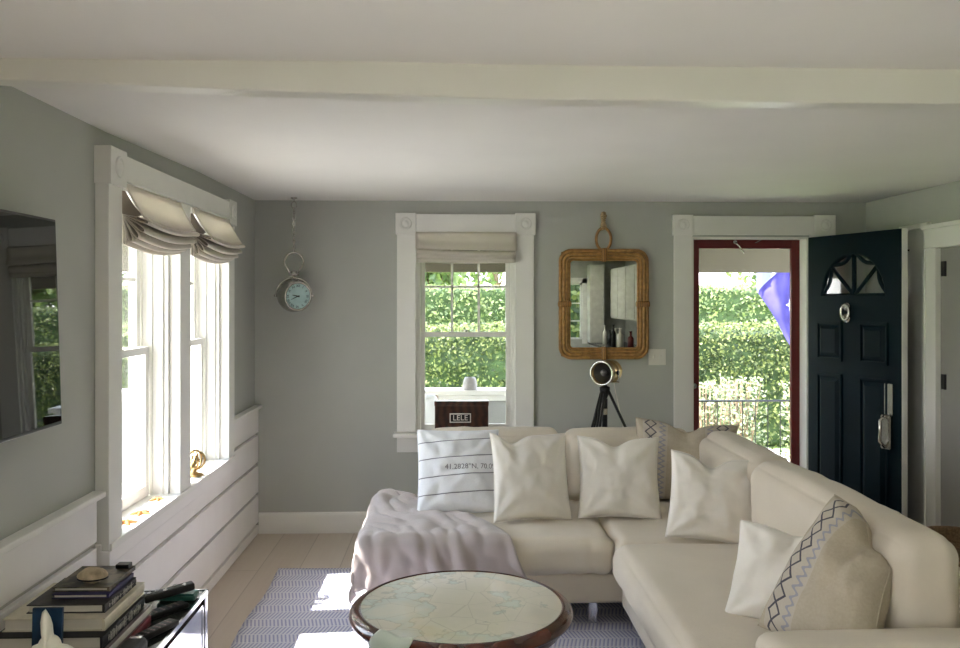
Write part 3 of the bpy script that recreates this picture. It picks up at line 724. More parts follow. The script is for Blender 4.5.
for k, (sx_, sy_) in enumerate(((2.95, 9.7), (3.52, 10.3), (4.08, 9.6))):
    sh = empty('shrub', (sx_, sy_, -.5), ('loose pale-leaved shrub beyond the porch railing, farthest from the flag', 'loose pale-leaved shrub beyond the railing, between its two neighbours', 'loose pale-leaved shrub beyond the railing, directly beneath the flag')[k], 'shrub')
    b = B(); RR = random.Random(60 + k)
    for i in range(26):
        a, q_ = RR.uniform(0, 6.28), RR.uniform(.05, .30); b.tube([(sx_ + .1 * math.cos(a), sy_ + .1 * math.sin(a), -.5), (sx_ + q_ * .7 * math.cos(a), sy_ + q_ * .7 * math.sin(a), .1), (sx_ + q_ * math.cos(a), sy_ + q_ * math.sin(a), .62)], [.010, .008, .004], 5)
    b.build('stems', 'bark', sh, True)
    def spos(R, sx_=sx_, sy_=sy_):
        a = R.uniform(0, 6.28); q_ = .33 * R.random() ** .5; return Vector((sx_ + q_ * math.cos(a), sy_ + q_ * math.sin(a), R.uniform(-.45, .66))), Vector((0, -.4, .8))
    b = B(); leaves(b, 900, spos, .030, 70 + k); b.build('leaves', 'pale_leaf', sh, kind='stuff')
tree(-.9, 27, 4.6, 2.0, 11, 'dark green tree behind the hedges, beyond the back window')
tree(2.0, 40, 6.0, 2.4, 12, 'small dark tree beside the grey house roof', n=1200)
tree(11.6, 29, 4.8, 1.9, 13, 'leafy tree beside the white house, seen through the storm door', n=1500)
tree(16.2, 31, 6.5, 2.8, 14, 'tall tree behind the flag', 'leaf_far')
tree(-4.6, 38, 8.0, 3.6, 16, 'broad dark tree far behind the hedges, beyond the back window', n=2200, size=.26)
tree(7.2, 42, 8.0, 3.8, 17, 'broad tree rising behind the white house', n=2200, size=.26)
tree(-8.5, 17, 6.0, 2.8, 15, 'broad pale tree beyond the left windows', 'leaf_far', 2200)
for (x0, x1, lb) in ((6.2, 10.0, 'white neighbouring house with grey roof, beyond the red storm door'), (2.4, 4.9, 'white neighbouring house with grey roof, beyond the back window')):
    hs = empty('house', ((x0 + x1) / 2, 34, -.5), lb, 'house')
    B().box(x0, x1, 32, 36, -.5, 2.0).build('wall', 'house', hs)
    B().prism([(31.5, 1.95), (36.5, 1.95), (34, 3.3)], lambda a, z, k, x0=x0, x1=x1: (x0 - .3 + (x1 - x0 + .6) * k, a, z)).build('roof', 'roof', hs)
    B().box((x0 + x1) / 2 - .4, (x0 + x1) / 2 + .4, 31.97, 32.02, .8, 1.7).build('window', 'black', hs)
# flag on its pole
fl = empty('flag', (3.44, 8.55, 1.9), 'violet-blue flag with a white star hanging outside the storm door', 'flag')
def flag_f(u, v):
    # v: 0 top .. 1 bottom, u 0 left .. 1 right
    xl = [(0, 3.10), (.28, 3.11), (.45, 3.2), (.7, 3.33), (1, 3.46)]
    for (a, p), (c, q) in zip(xl, xl[1:]):
        if a <= v <= c: x0 = p + (q - p) * (v - a) / (c - a)
    x1 = 3.62 - .05 * v; x = x0 + (x1 - x0) * u
    return (x, 8.55 + .035 * math.sin(u * 11 + v * 3) * (1 - .4 * v) + .02 * math.sin(v * 9), 1.93 - .80 * v)
B().grid(30, 34, flag_f, .002).build('flag_cloth', 'flag', fl, True)
def flag_p(u, v):
    p = Vector(flag_f(u * .45 * (1 - v), v * .30)); return p + Vector((0, -.012, 0))
B().grid(14, 12, flag_p, .001).build('flag_stripe', 'flag_pale', fl, True)
t = []
for k in range(10):
    a = PI / 2 + k * PI / 5 + .3; rr = .06 if k % 2 == 0 else .028; t.append((3.43 + rr * math.cos(a), 1.565 + rr * math.sin(a)))
B().prism(t, lambda a, z, k: (a, 8.485 + .004 * k, z)).build('flag_star', 'porch_white', fl)
B().tube([(3.95, 8.26, 1.62), (3.62, 8.52, 1.90), (3.05, 8.56, 1.97)], .013).build('flag_pole', 'porch_white', fl)

# ------------------------------------------------------------------ roman shades
def roman(name_label, mp, a0, a1, zt, depth, zf, zb, group):
    """mp(a, d, z): a along window, d into the room. front sheet flares to (depth, zf); folds fan below"""
    root = empty('roman_shade', mp((a0 + a1) / 2, 0, zb), name_label, 'window shade', group)
    sag = lambda u: .022 * math.sin(PI * u)
    B().box(*sum([sorted((mp(a0, .0, 0)[i], mp(a1, .02, 0)[i])) for i in (0, 1)], []), zt - .03, zt).build('headrail', 'trim', root)
    def front(u, v):
        d = .022 + (depth - .022) * (v ** 1.25); z = zt - (zt - zf) * v - sag(u) * v
        return mp(a0 + (a1 - a0) * u, d, z)
    B().grid(24, 14, front, .003).build('front_panel', 'shade', root, True)
    nf = 5
    for k in range(nf):
        def fold(u, v, k=k):
            a = math.radians(-13 - k * 17.5); r = (depth * 1.10, depth * 1.04, depth * .98, depth * .92, depth * .95)[k]
            th = (v - .5) * 2                       # loop cross-section
            rr = r * (1 - abs(th) ** 2.2); w_ = .011 * math.sin(th * PI * .9) * (rr / r) ** .5
            pd, pz = .010, zf + (zt - zf) * .10
            dd = pd + rr * math.cos(a) * 1.05 - w_ * math.sin(a); zz = pz + rr * math.sin(a) * (zf - zb + .10) / .16 + w_ * math.cos(a)
            return mp(a0 + .004 + (a1 - a0 - .008) * u, max(dd, .004 + .002 * k), zz - sag(u) * (rr / r))
        B().grid(24, 18, fold, .002).build('fold', 'shade', root, True)
    for a in (a0 + .002, a1 - .004):                 # dark lining seen at the open side
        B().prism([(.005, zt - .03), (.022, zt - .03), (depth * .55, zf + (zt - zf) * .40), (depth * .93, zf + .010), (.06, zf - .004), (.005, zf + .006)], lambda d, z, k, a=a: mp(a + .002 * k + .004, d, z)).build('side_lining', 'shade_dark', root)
    return root
mpl = lambda a, d, z: (XC + .002 - .02 + d, a, z)
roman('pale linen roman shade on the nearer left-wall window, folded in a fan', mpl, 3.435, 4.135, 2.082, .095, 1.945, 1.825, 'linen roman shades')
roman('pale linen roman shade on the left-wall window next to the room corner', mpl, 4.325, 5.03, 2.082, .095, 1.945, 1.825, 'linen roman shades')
# back window shade: flat folds
rs = empty('roman_shade', (.095, YB, 1.87), 'flat cream roman shade at the top of the back-wall window', 'window shade')
def bs(u, v): return (-.252 + .70 * u, YB - .036 - .030 * v - .005 * math.sin(v * 9) , 2.083 - .118 * v - .012 * u * v)
B().grid(20, 10, bs, .004).build('front_panel', 'shade', rs, True)
for k in range(3):
    def bf(u, v, k=k):
        a = v * PI; return (-.245 + .685 * u, YB - .030 - .036 * math.sin(a) * (1 - .15 * k), 1.972 - .022 * k - .026 + .012 * math.cos(a) * 2 - .008 * math.sin(u * 3.1) - .014 * u * (k == 0))
    B().grid(20, 10, bf, .003).build('fold', 'shade', rs, True)

# ------------------------------------------------------------------ television
tv = empty('television', (XL, 2.22, 1.21), 'large black flat television mounted on the grey wall', 'television')
rot = Matrix.Rotation(math.radians(-1.8), 3, 'Y')
def tvbox(b, *a, bev=0): return b.box(*a, bev=bev, rot=rot, piv=(-1.285, 2.2, 1.54))
b = B(); tvbox(b, -1.315, -1.276, 1.62, 2.806, 1.212, 1.876, bev=.004); b.build('tv_body', 'black', tv)
b = B(); tvbox(b, -1.2775, -1.2745, 1.63, 2.797, 1.224, 1.867); b.build('tv_screen', 'screen', tv)
B().box(XL, -1.31, 2.0, 2.4, 1.45, 1.65).build('wall_bracket', 'black', tv)

# ------------------------------------------------------------------ hanging globe clock
cx, cy, cz = -1.063, 5.76, 1.645
ck = empty('hanging_clock', (cx, cy, 1.50), 'round nickel globe clock with a pale blue dial hanging on a chain', 'clock')
b = B().lathe([(.022, 0), (.022, -.006), (.006, -.012), (.004, -.03)], (cx, cy, ZC), (0, 0, 1), 16)
b.tube([(cx + .018 * math.sin(a), cy, 2.255 + .022 * math.cos(a)) for a in [2 * PI * i / 16 for i in range(16)]], .003, 6, close=True); b.build('ceiling_hook', 'nickel', ck, True)
b = B()
for k in range(15):
    z = 2.225 - k * .0195; pts = []
    for i in range(12):
        a = 2 * PI * i / 12; w_ = .007 * math.cos(a); h_ = .014 * math.sin(a); pts.append((cx + (w_ if k % 2 else 0), cy + (0 if k % 2 else w_), z + h_))
    b.tube(pts, .0038, 6, close=True)
b.build('chain', 'nickel', ck, True)
b = B()
pts = [(cx + .062 * math.sin(a), cy, 1.872 - .062 * math.cos(a) * -1) for a in [math.radians(-140 + 280 * i / 24) for i in range(25)]]
pts = [(cx - .028, cy, 1.795)] + pts + [(cx + .028, cy, 1.795)]
b.tube(pts, .006, 8); b.lathe([(.012, 0), (.012, .012), (.034, .014), (.034, .026), (.02, .03), (.02, .042), (.01, .046)], (cx, cy, 1.765), (0, 0, 1), 20)
b.build('hanging_loop', 'nickel', ck, True)
nx = Vector((.56, -.82, -.08)).normalized()
q = Vector((0, 0, 1)).rotation_difference(nx)
R_ = .112
b = B(); prof = [(R_ * math.sin(math.radians(a)), -R_ * math.cos(math.radians(a))) for a in range(0, 129, 8)]
prof = [(max(r, 0 if i == 0 else r), h) for i, (r, h) in enumerate(prof)]
b.lathe(prof, (cx, cy, cz), nx, 36, caps=False); b.build('globe_case', 'nickel', ck, True)
b = B(); b.tube([tuple(Vector((cx, cy, cz)) + q @ Vector((.092 * math.cos(a), .092 * math.sin(a), .066))) for a in [2 * PI * i / 36 for i in range(36)]], .008, 8, close=True); b.build('bezel', 'nickel', ck, True)
b = B(); b.lathe([(.088, .055), (.088, .060), (0, .060)], (cx, cy, cz), nx, 36); dial = b.build('dial', 'dial', ck)
# orthonormal frame on the dial, up = projected z
up = (Vector((0, 0, 1)) - nx * nx.z).normalized(); rt = up.cross(nx) * -1
rt = nx.cross(up) * -1
rt = up.cross(nx)
def dp(x, y, z=0): return Vector((cx, cy, cz)) + nx * (.061 + z) + rt * x + up * y
b = B(); num = ['XII', 'I', 'II', 'III', 'IIII', 'V', 'VI', 'VII', 'VIII', 'IX', 'X', 'XI']
for k, t_ in enumerate(num):
    a = PI / 2 - k * PI / 6; c0, s0 = math.cos(a), math.sin(a); rr = .069
    add_text(b, t_, .024, lambda v, c0=c0, s0=s0: dp(rr * c0 + v.x * s0 * 1 + v.y * c0, rr * s0 - v.x * c0 + v.y * s0, v.z))
b.build('numerals', 'black', dial)
b = B()
for ang, ln, w_ in ((math.radians(168), .040, .005), (math.radians(205), .052, .0035)):
    c0, s0 = math.cos(ang), math.sin(ang)
    b.prism([(-.012, -w_), (ln, -w_ * .4), (ln, w_ * .4), (-.012, w_)], lambda a, c, k, c0=c0, s0=s0: dp(a * c0 - c * s0, a * s0 + c * c0, .002 + .001 * k))
b.build('hands', 'black', dial)
b = B(); q2 = [(R_ + .006) * 1.0]; b.tube([(cx + .119 * math.cos(a), cy, cz + .119 * math.sin(a)) for a in [PI * i / 24 for i in range(25)]], .007, 8)
for s_ in (-1, 1): b.lathe([(.009, 0), (.009, .02), (0, .024)], (cx + s_ * .112, cy, cz), (s_, 0, 0), 12)
b.build('yoke', 'nickel', ck, True)

# ------------------------------------------------------------------ mirror
mr = empty('rattan_mirror', (1.06, YB, 1.2), 'rectangular wall mirror in a rounded rattan frame with rope loop', 'mirror')
def rrect(x0, x1, z0, z1, r, y, n=7):
    p = []
    for cx_, cz_, a0 in ((x1 - r, z1 - r, 0), (x0 + r, z1 - r, 90), (x0 + r, z0 + r, 180), (x1 - r, z0 + r, 270)):
        for i in range(n + 1):
            a = math.radians(a0 + 90 * i / n); p.append((cx_ + r * math.cos(a), y, cz_ + r * math.sin(a)))
    return p
MX0, MX1, MZ0, MZ1 = .742, 1.376, 1.200, 1.972
for k, (o_, rr, y) in enumerate(((.013, .0130, .030), (.036, .0125, .038), (.058, .0115, .034), (.076, .0085, .026))):
    B().tube(rrect(MX0 + o_, MX1 - o_, MZ0 + o_, MZ1 - o_, .085 - o_ * .75, YB - y), rr, 8, close=True).build('rattan_ring', 'rattan', mr, True)
B().box(MX0 + .02, MX1 - .02, YB - .018, YB - .001, MZ0 + .02, MZ1 - .02, bev=.006).build('backing', 'rattan_dark', mr)
B().box(MX0 + .078, MX1 - .078, YB - .024, YB - .018, MZ0 + .078, MZ1 - .078).build('mirror_pane', 'mirror', mr)
zc_, xc_ = (MZ0 + MZ1) / 2, (MX0 + MX1) / 2
for (x, z, h) in ((MX0 + .042, zc_, 0), (MX1 - .042, zc_, 0), (xc_, MZ1 - .042, 1), (xc_, MZ0 + .042, 1)):
    b = B()
    if h: b.box(x - .022, x + .022, YB - .055, YB - .012, z - .047, z + .047, bev=.012)
    else: b.box(x - .047, x + .047, YB - .055, YB - .012, z - .022, z + .022, bev=.012)
    b.build('binding', 'rattan_dark', mr, True)
B().tube([(xc_ + .052 * math.sin(a), YB - .02, 2.040 + .078 * math.cos(a)) for a in [2 * PI * i / 28 for i in range(28)]], .010, 8, close=True).build('hanging_ring', 'rattan', mr, True)
b = B()
for k in range(9):
    z = 2.11 + k * .012; b.tube([(xc_ + .014 * math.cos(a) * (1 + .3 * math.sin(k)), YB - .018 + .012 * math.sin(a), z + .004 * math.cos(a + k)) for a in [2 * PI * i / 10 for i in range(10)]], .006, 6, close=True)
b.lathe([(.012, 0), (.018, .006), (.018, .02), (.010, .026), (0, .028)], (xc_, YB - .018, 2.205), (0, 0, 1), 14)
b.build('rope_knot', 'rope', mr, True)

# light switch
sw = empty('light_switch', (1.44, YB, 1.158), 'white double light switch plate beside the mirror', 'light switch')
B().box(1.378, 1.502, YB - .007, YB - .0005, 1.158, 1.272, bev=.003).build('switch_plate', 'plastic_white', sw)
for x in (1.416, 1.464): B().box(x - .005, x + .005, YB - .016, YB - .006, 1.203, 1.227, bev=.002).build('toggle', 'plastic_white', sw)
# small outlet far right of sofa is hidden

# ------------------------------------------------------------------ tripod searchlight
lp = empty('tripod_lamp', (.988, 5.47, 0), 'small brass and black searchlight lamp on a black wooden tripod', 'lamp')
ap = Vector((.988, 5.47, 1.035))
for a in (0, 118, 242):
    d = Vector((math.cos(math.radians(a)), math.sin(math.radians(a)) * .8, 0)); f_ = ap + d * (.50 if a == 0 else .46); f_.z = .012
    b = B(); p0 = ap + d * .02; mid = p0.lerp(f_, .52); side = Vector((-d.y, d.x, 0)) * .012
    b.tube([p0 + side, mid + side * .9], .0085, 6).tube([p0 - side, mid - side * .9], .0085, 6).tube([p0.lerp(f_, .30), f_], [.012, .009], 8)
    lg = b.build('leg', 'black', lp, True)
    B().lathe([(.015, 0), (.015, .014), (.010, .018)], mid, tuple(f_ - p0), 12).build('leg_clamp', 'nickel', lg)
b = B().lathe([(.018, -.26), (.018, -.06), (.012, -.06), (.026, -.03), (.034, 0), (.034, .018), (.016, .024), (.012, .05)], ap, (0, 0, 1), 18); b.build('center_column', 'darkmetal', lp, True)
B().box(.975, 1.001, 5.448, 5.452, .875, .915, bev=.001).build('column_label', 'nickel', lp)
hc = Vector((.995, 5.45, 1.150)); hx = Vector((-.55, -.83, -.02)).normalized()
hd = B().lathe([(.0, -.12), (.050, -.115), (.066, -.098), (.072, -.09), (.066, -.08), (.070, -.04), (.074, -.035), (.070, -.03), (.070, .06), (.077, .064), (.077, .082), (.069, .082), (.067, .05)], hc, hx, 32, caps=False).build('lamp_head', 'brass', lp, True)
B().lathe([(.067, .050), (.045, .020), (.0, .005)], hc, hx, 28, caps=False).build('reflector', 'dark_reflector', hd, True)
B().lathe([(.0, .020), (.018, .028), (.022, .045), (.014, .062), (0, .068)], hc, hx, 18).build('bulb', 'pot', hd, True)
b = B().tube([tuple(hc + hx * .080 + (Vector((0, 0, 1)).rotation_difference(hx) @ Vector((.074 * math.cos(a), .074 * math.sin(a), 0)))) for a in [2 * PI * i / 28 for i in range(28)]], .006, 6, close=True)
b.build('lens_ring', 'chrome', hd, True)
sdv = hx.cross(Vector((0, 0, 1))).normalized()
b = B().tube([tuple(hc + sdv * .082), tuple(hc + sdv * .084 - Vector((0, 0, .06))), tuple(ap + Vector((0, 0, .05))), tuple(hc - sdv * .084 - Vector((0, 0, .06))), tuple(hc - sdv * .082)], .006, 8)
b.build('yoke', 'nickel', lp, True)
for s_ in (-1, 1): B().lathe([(.014, 0), (.014, .012), (0, .014)], hc + sdv * s_ * .074, tuple(sdv * s_), 14).build('knob', 'black', lp)
B().tube([tuple(hc - hx * .10), (1.06, 5.50, 1.03), (1.12, 5.55, .80), (1.17, 5.6, .55), (1.22, 5.7, .2), (1.3, 5.8, .01)], .0045, 6).build('power_cord', 'plastic_white', lp, True)

# ------------------------------------------------------------------ wooden box on the sill
bx = empty('wooden_box', (.066, YB - .06, .697), 'dark brown wooden box with a framed nameplate on the window sill', 'box')
B().box(-.118, .250, YB - .10, YB - .022, .698, .918, bev=.004).build('box_body', 'box_wood', bx)
B().box(-.121, .253, YB - .103, YB - .019, .888, .921, bev=.004).build('lid', 'box_wood', bx)
pl = B().box(-.016, .130, YB - .108, YB - .1, .775, .838, bev=.002).build('nameplate', 'porch_white', bx)
B().box(-.009, .123, YB - .1095, YB - .107, .782, .831).build('nameplate_field', 'black', pl)
b = B(); add_text(b, 'LELE', .052, lambda v: Vector((.057 + v.x * 1.02, YB - .110 - v.z, .807 + v.y)), .0012); b.build('lettering', 'porch_white', pl)

# ------------------------------------------------------------------ rug
def rugf(u, v):
    x = -1.03 + 2.75 * u; y = 1.6 + 3.53 * v
    return (x + .008 * math.sin(y * 7) * (u < .02), y + .01 * math.sin(x * 3) * (v > .98), .008 + .0015 * noise.noise(Vector((x * 5, y * 5, 0))))
B().grid(60, 80, rugf, .006).build('area_rug', 'rug', None, True, org=(0, 0, 0), label='flat woven blue and white rug on the wood floor under the coffee table', cat='rug')

# ------------------------------------------------------------------ sectional sofa
sf = empty('sectional_sofa', (.9, 4.2, 0), 'cream linen L-shaped sectional sofa facing the round coffee table', 'sofa')
S1 = lambda *a, **k: B().rbox(*a, **k)
S1(-.42, 1.74, 4.155, 5.13, .115, .275, .03, (0, .003, 0), 16, .002, 3).build('base', 'linen', sf, True)
S1(.825, 1.74, 2.46, 4.16, .115, .275, .03, (.003, 0, 0), 16, .002, 4).build('base', 'linen', sf, True)
S1(-.445, .80, 4.105, 5.12, .272, .445, .055, (.008, .012, .016), 44, .009, 1, 6, .8).build('seat_cushion', 'linen', sf, True)
S1(.79, 1.50, 4.04, 5.10, .272, .447, .055, (.0, .0, .014), 30, .007, 2, 6).build('seat_cushion', 'linen', sf, True)
S1(.765, 1.49, 2.62, 4.045, .272, .455, .065, (.012, .012, .022), 40, .006, 5, 5).build('seat_cushion', 'linen', sf, True)
S1(-.15, 1.74, 5.08, 5.20, .12, .74, .045, (0, 0, 0), 14, .003, 6).build('back_frame', 'linen', sf, True)
S1(1.62, 1.76, 2.42, 5.20, .12, .71, .055, (0, 0, 0), 14, .003, 7).build('back_frame', 'linen', sf, True)
S1(.925, 1.72, 2.41, 2.60, .115, .605, .05, (0, .004, .006), 20, .004, 8).build('armrest', 'linen', sf, True)
def bcush(x0, x1, y0, y1, z0, z1, seed, ax):
    b = S1(x0, x1, y0, y1, z0, z1, r=.075, puff=(.02, .02, .02) if 0 else ((.0, .035, .016) if ax == 'x' else (.035, .0, .016)), n=34, wr=.008, seed=seed, wsc=6)
    return b.build('back_cushion', 'linen', sf, True)
bcush(-.165, .645, 4.90, 5.10, .44, .850, 11, 'x')
bcush(.65, 1.42, 4.90, 5.10, .44, .845, 12, 'x')
bcush(1.425, 1.645, 3.985, 5.08, .44, .855, 13, 'y')
bcush(1.405, 1.625, 2.63, 3.98, .44, .860, 14, 'y')
for x, y in ((-.38, 4.22), (-.38, 5.05), (.70, 4.22), (.86, 3.72), (.86, 2.6), (1.66, 2.52), (1.66, 5.08)):
    B().box(x - .022, x + .022, y - .022, y + .022, .010, .118, bev=.003).build('leg', 'chrome', sf)

# pillows ---------------------------------------------------------------------------
def pillow_fn(w, h, T, chop=0, seed=0, pull=.07, wr=.008, chx=0, droop=0):
    def f(u, v, side, off=0):
        """u,v in -1..1"""
        x = w / 2 * u * (1 - pull * (1 - v * v) * abs(u) ** 3) ; z = h / 2 * v * (1 - pull * (1 - u * u) * abs(v) ** 3)
        e = (max(0, 1 - u * u) * max(0, 1 - v * v))
        y = T / 2 * e ** .42
        if chop and v > -.2:
            g = math.exp(-((u - chx) / .30) ** 2); k = max(0, (v + .2) / 1.2)
            z -= chop * g * k ** 2; y *= 1 - .45 * math.exp(-((u - chx) / .16) ** 2) * k ** 1.5
        q = Vector((u * 2.1 + seed, v * 2.1, side * 3 + seed))
        for cu_, cv_ in ((1, 1), (-1, 1), (1, -1), (-1, -1)):      # drag lines from the corners
            du, dv = 1 - cu_ * u, 1 - cv_ * v; rd = math.hypot(du, dv); an_ = math.atan2(dv, du)
            y += .0075 * math.sin(an_ * 9 + seed * 1.7 + cu_) * math.exp(-((rd - .55) / .35) ** 2) * e ** .3
        y += e ** .5 * (noise.noise(q) * wr * 2.2 + noise.noise(q * 2.7) * wr)
        rg = noise.noise(Vector((u * 7 + seed, v * 1.5, seed))) * wr * .9 * (1 - e ** .8); y = max(.0015, y + rg * e ** .25)
        dr = max(0, (u + .5) / 1.5) ** 1.3 * max(0, (v + .3) / 1.3); z -= droop * dr; x -= droop * .45 * dr
        return Vector((x, side * (y + off), z + h / 2))
    return f
def pillow(name, mat, w, h, T, loc, yaw, lean, roll, label, chop=0, seed=0, chx=0, n=40, pull=.07, droop=0, **kw):
    f = pillow_fn(w, h, T, chop, seed, pull, chx=chx, droop=droop); t = bmesh.new(); uvl = t.loops.layers.uv.new('UVMap')
    V = {}
    for side in (-1, 1):
        for i in range(n + 1):
            for j in range(n + 1):
                u = math.sin((i / n - .5) * PI); v = math.sin((j / n - .5) * PI)
                u = .5 * u + .5 * (2 * i / n - 1); v = .5 * v + .5 * (2 * j / n - 1)
                rim = i in (0, n) or j in (0, n)
                key = (i, j, 0 if rim else side)
                if key not in V: p = f(u, v, side); V[key] = (t.verts.new(Vector((p.x, 0 if rim else p.y, p.z))), (u + 1) / 2, (v + 1) / 2)
        for i in range(n):
            for j in range(n):
                ks = [(a, c, 0 if (a in (0, n) or c in (0, n)) else side) for a, c in ((i, j), (i + 1, j), (i + 1, j + 1), (i, j + 1))]
                if side > 0: ks = ks[::-1]
                fc = t.faces.new([V[k][0] for k in ks])
                for lp_, k in zip(fc.loops, ks): lp_[uvl].uv = (V[k][1], V[k][2])
    me = bpy.data.meshes.new(name); t.to_mesh(me); t.free(); me.materials.append(M[mat]); me.polygons.foreach_set('use_smooth', [True] * len(me.polygons))
    o = bpy.data.objects.new(name, me); COL.objects.link(o)
    o.rotation_mode = 'XYZ'
    Mx = Matrix.Translation(loc) @ Matrix.Rotation(yaw, 4, 'Z') @ Matrix.Rotation(lean, 4, 'X') @ Matrix.Rotation(roll, 4, 'Y')
    o.matrix_world = Mx; o.location, o.rotation_euler = Mx.to_translation(), Mx.to_euler()
    tag(o, label, 'pillow', **kw)
    # corded seam round the rim, a part
    b = B(); k = 20; ring = []
    for a0, a1 in (((-1, -1), (1, -1)), ((1, -1), (1, 1)), ((1, 1), (-1, 1)), ((-1, 1), (-1, -1))):
        for i in range(k):
            u = a0[0] + (a1[0] - a0[0]) * i / k; v = a0[1] + (a1[1] - a0[1]) * i / k; p = f(u, v, 1); ring.append((p.x, 0, p.z))
    b.tube(ring, .0028, 5, close=True)
    me2 = bpy.data.meshes.new('seam'); b.bm.to_mesh(me2); b.bm.free(); me2.materials.append(M[mat]); s_ = bpy.data.objects.new('seam', me2); COL.objects.link(s_); s_.parent = o
    return o, f
R = math.radians
p1, f1 = pillow('striped_pillow', 'striped', .455, .46, .15, (.040, 4.60, .458), R(5), R(-21), R(1), 'white cotton pillow with thin dark stripes and printed coordinates', seed=3, pull=.035)
b = B(); add_text(b, '41.2828\u00b0N, 70.0994\u00b0W', .040, lambda v: f1(v.x / .2275 - .36, v.y / .23 + .045 + v.x * .10, -1, .0014 + v.z * .2), .0004, sub=True, align='LEFT')
me = bpy.data.meshes.new('printed_text'); b.bm.to_mesh(me); b.bm.free(); me.materials.append(CV['inkdark']); o = bpy.data.objects.new('printed_text', me); COL.objects.link(o); o.parent = p1
pillow('throw_pillow', 'cream', .43, .47, .17, (.425, 4.43, .456), R(14), R(-20), R(3), 'cream linen pillow with dented top overlapping the striped pillow', chop=.05, seed=8, chx=-.45)
pillow('throw_pillow', 'cream', .44, .44, .17, (.885, 4.46, .458), R(-4), R(-21), R(1), 'cream linen pillow in the middle of the sofa back, below the lamp', chop=.045, seed=15, chx=-.1)
pillow('embroidered_pillow', 'kilim', .58, .46, .16, (1.315, 4.80, .462), R(-12), R(-12), R(3), 'beige pillow with dark diamond embroidery tucked into the sofa corner', seed=21, chop=.05)
pillow('throw_pillow', 'cream', .43, .42, .16, (1.235, 4.02, .455), R(-8), R(-18), R(6), 'cream linen pillow in front of the corner embroidered pillow', chop=.055, seed=27, chx=-.1)
pillow('throw_pillow', 'cream', .42, .36, .17, (1.16, 2.95, .462), R(-38), R(-30), R(0), 'cream pillow partly behind the large embroidered pillow near the armrest', seed=33, chop=.02)
pillow('embroidered_pillow', 'kilim_one', .38, .53, .26, (1.13, 2.72, .468), R(-60), R(-34), R(10), 'large beige pillow with dark zigzag embroidery leaning near the armrest', seed=41, chop=.03, chx=.3, droop=.15)

# blanket over the open end of the sofa
def blanket():
    right = [(5.06, -.32), (4.95, -.22), (4.82, -.17), (4.70, -.14), (4.64, -.05), (4.58, .04), (4.47, .13), (4.35, .20), (4.22, .25), (4.10, .29), (3.98, .34), (3.88, .385)]
    def xr(y):
        for (a, p), (c, q_) in zip(right, right[1:]):
            if a >= y >= c: return p + (q_ - p) * (a - y) / (a - c)
        return right[-1][1]
    ys, ye, xs = 5.06, 3.885, -.64
    XE, YE, ZT_ = -.457, 4.095, .462
    def f(u, v):
        yy = ys + (ye - ys) * v; x1 = xr(yy); xx = xs + (x1 - xs) * u
        # hem irregularities
        if u < .02: xx += .02 * math.sin(yy * 9)
        def wrap(c, e):
            """unrolled coordinate c beyond edge e -> (coordinate, drop) with a round edge of radius r"""
            r = .05; over = (e + r) - c
            if over <= 0: return c, 0.0
            if over < r * PI / 2: a = over / r; return e + r - r * math.sin(a), r * (1 - math.cos(a))
            return e, r + (over - r * PI / 2)
        X_, dx = wrap(xx, XE); Y_, dy = wrap(yy, YE)
        q_ = Vector((xx * 4.2, yy * 4.2, .3)); w_ = noise.noise(q_) * .022 + noise.noise(q_ * 2.4) * .016 + .011 * math.sin((xx * 1.5 + yy * .6) * 24 + 4 * noise.noise(q_ * .8)) + .006 * abs(noise.noise(q_ * 5))
        w_ = abs(w_) + .004
        drop = max(dx, dy) + .35 * min(dx, dy)
        hang = min(1, drop / .08)
        X_ -= (dx > .02) * w_ * hang + .0; Y_ -= (dy > .02) * w_ * hang * 1.3
        z = ZT_ - drop + w_ * (1 - hang) * .9
        # the heap towards the rear corner
        z += .035 * math.exp(-((X_ + .40) / .12) ** 2 - ((Y_ - 4.85) / .18) ** 2)
        return (X_, Y_, z)
    return B().grid(70, 80, f, .006)
blanket().build('throw_blanket', 'blanket', None, True, label='mauve-grey wool throw blanket draped over the left end of the sofa', cat='blanket')

# ------------------------------------------------------------------ coffee table
TC = (.036, 3.262)
ct = empty('coffee_table', (TC[0], TC[1], .009), 'round mahogany coffee table with an old map under its glossy top', 'coffee table')
B().lathe([(.0, .446), (.386, .446), (.386, .4505), (0, .4505)], (TC[0], TC[1], 0), n=96).build('map_top', 'map', ct)
B().lathe([(.384, .425), (.384, .452), (.390, .4545), (.398, .452), (.412, .445), (.424, .436), (.428, .426), (.424, .414), (.410, .405), (.384, .405)], (TC[0], TC[1], 0), n=96, caps=False).build('table_rim', 'mahogany', ct, True)
B().lathe([(.30, .36), (.375, .36), (.385, .37), (.385, .407), (.375, .445), (0, .445), (0, .40), (.30, .40)], (TC[0], TC[1], 0), n=64, caps=False).build('apron', 'mahogany', ct, True)
for k in range(4):
    a = PI / 4 + k * PI / 2; x, y = TC[0] + .33 * math.cos(a), TC[1] + .33 * math.sin(a)
    B().lathe([(.012, .009), (.018, .03), (.014, .06), (.022, .16), (.028, .28), (.020, .32), (.030, .34), (.030, .39)], (x, y, 0), n=20).build('leg', 'mahogany', ct, True)
B().lathe([(.0, .15), (.30, .15), (.305, .16), (.30, .17), (0, .17)], (TC[0], TC[1], 0), n=64).build('lower_shelf', 'mahogany', ct, True)
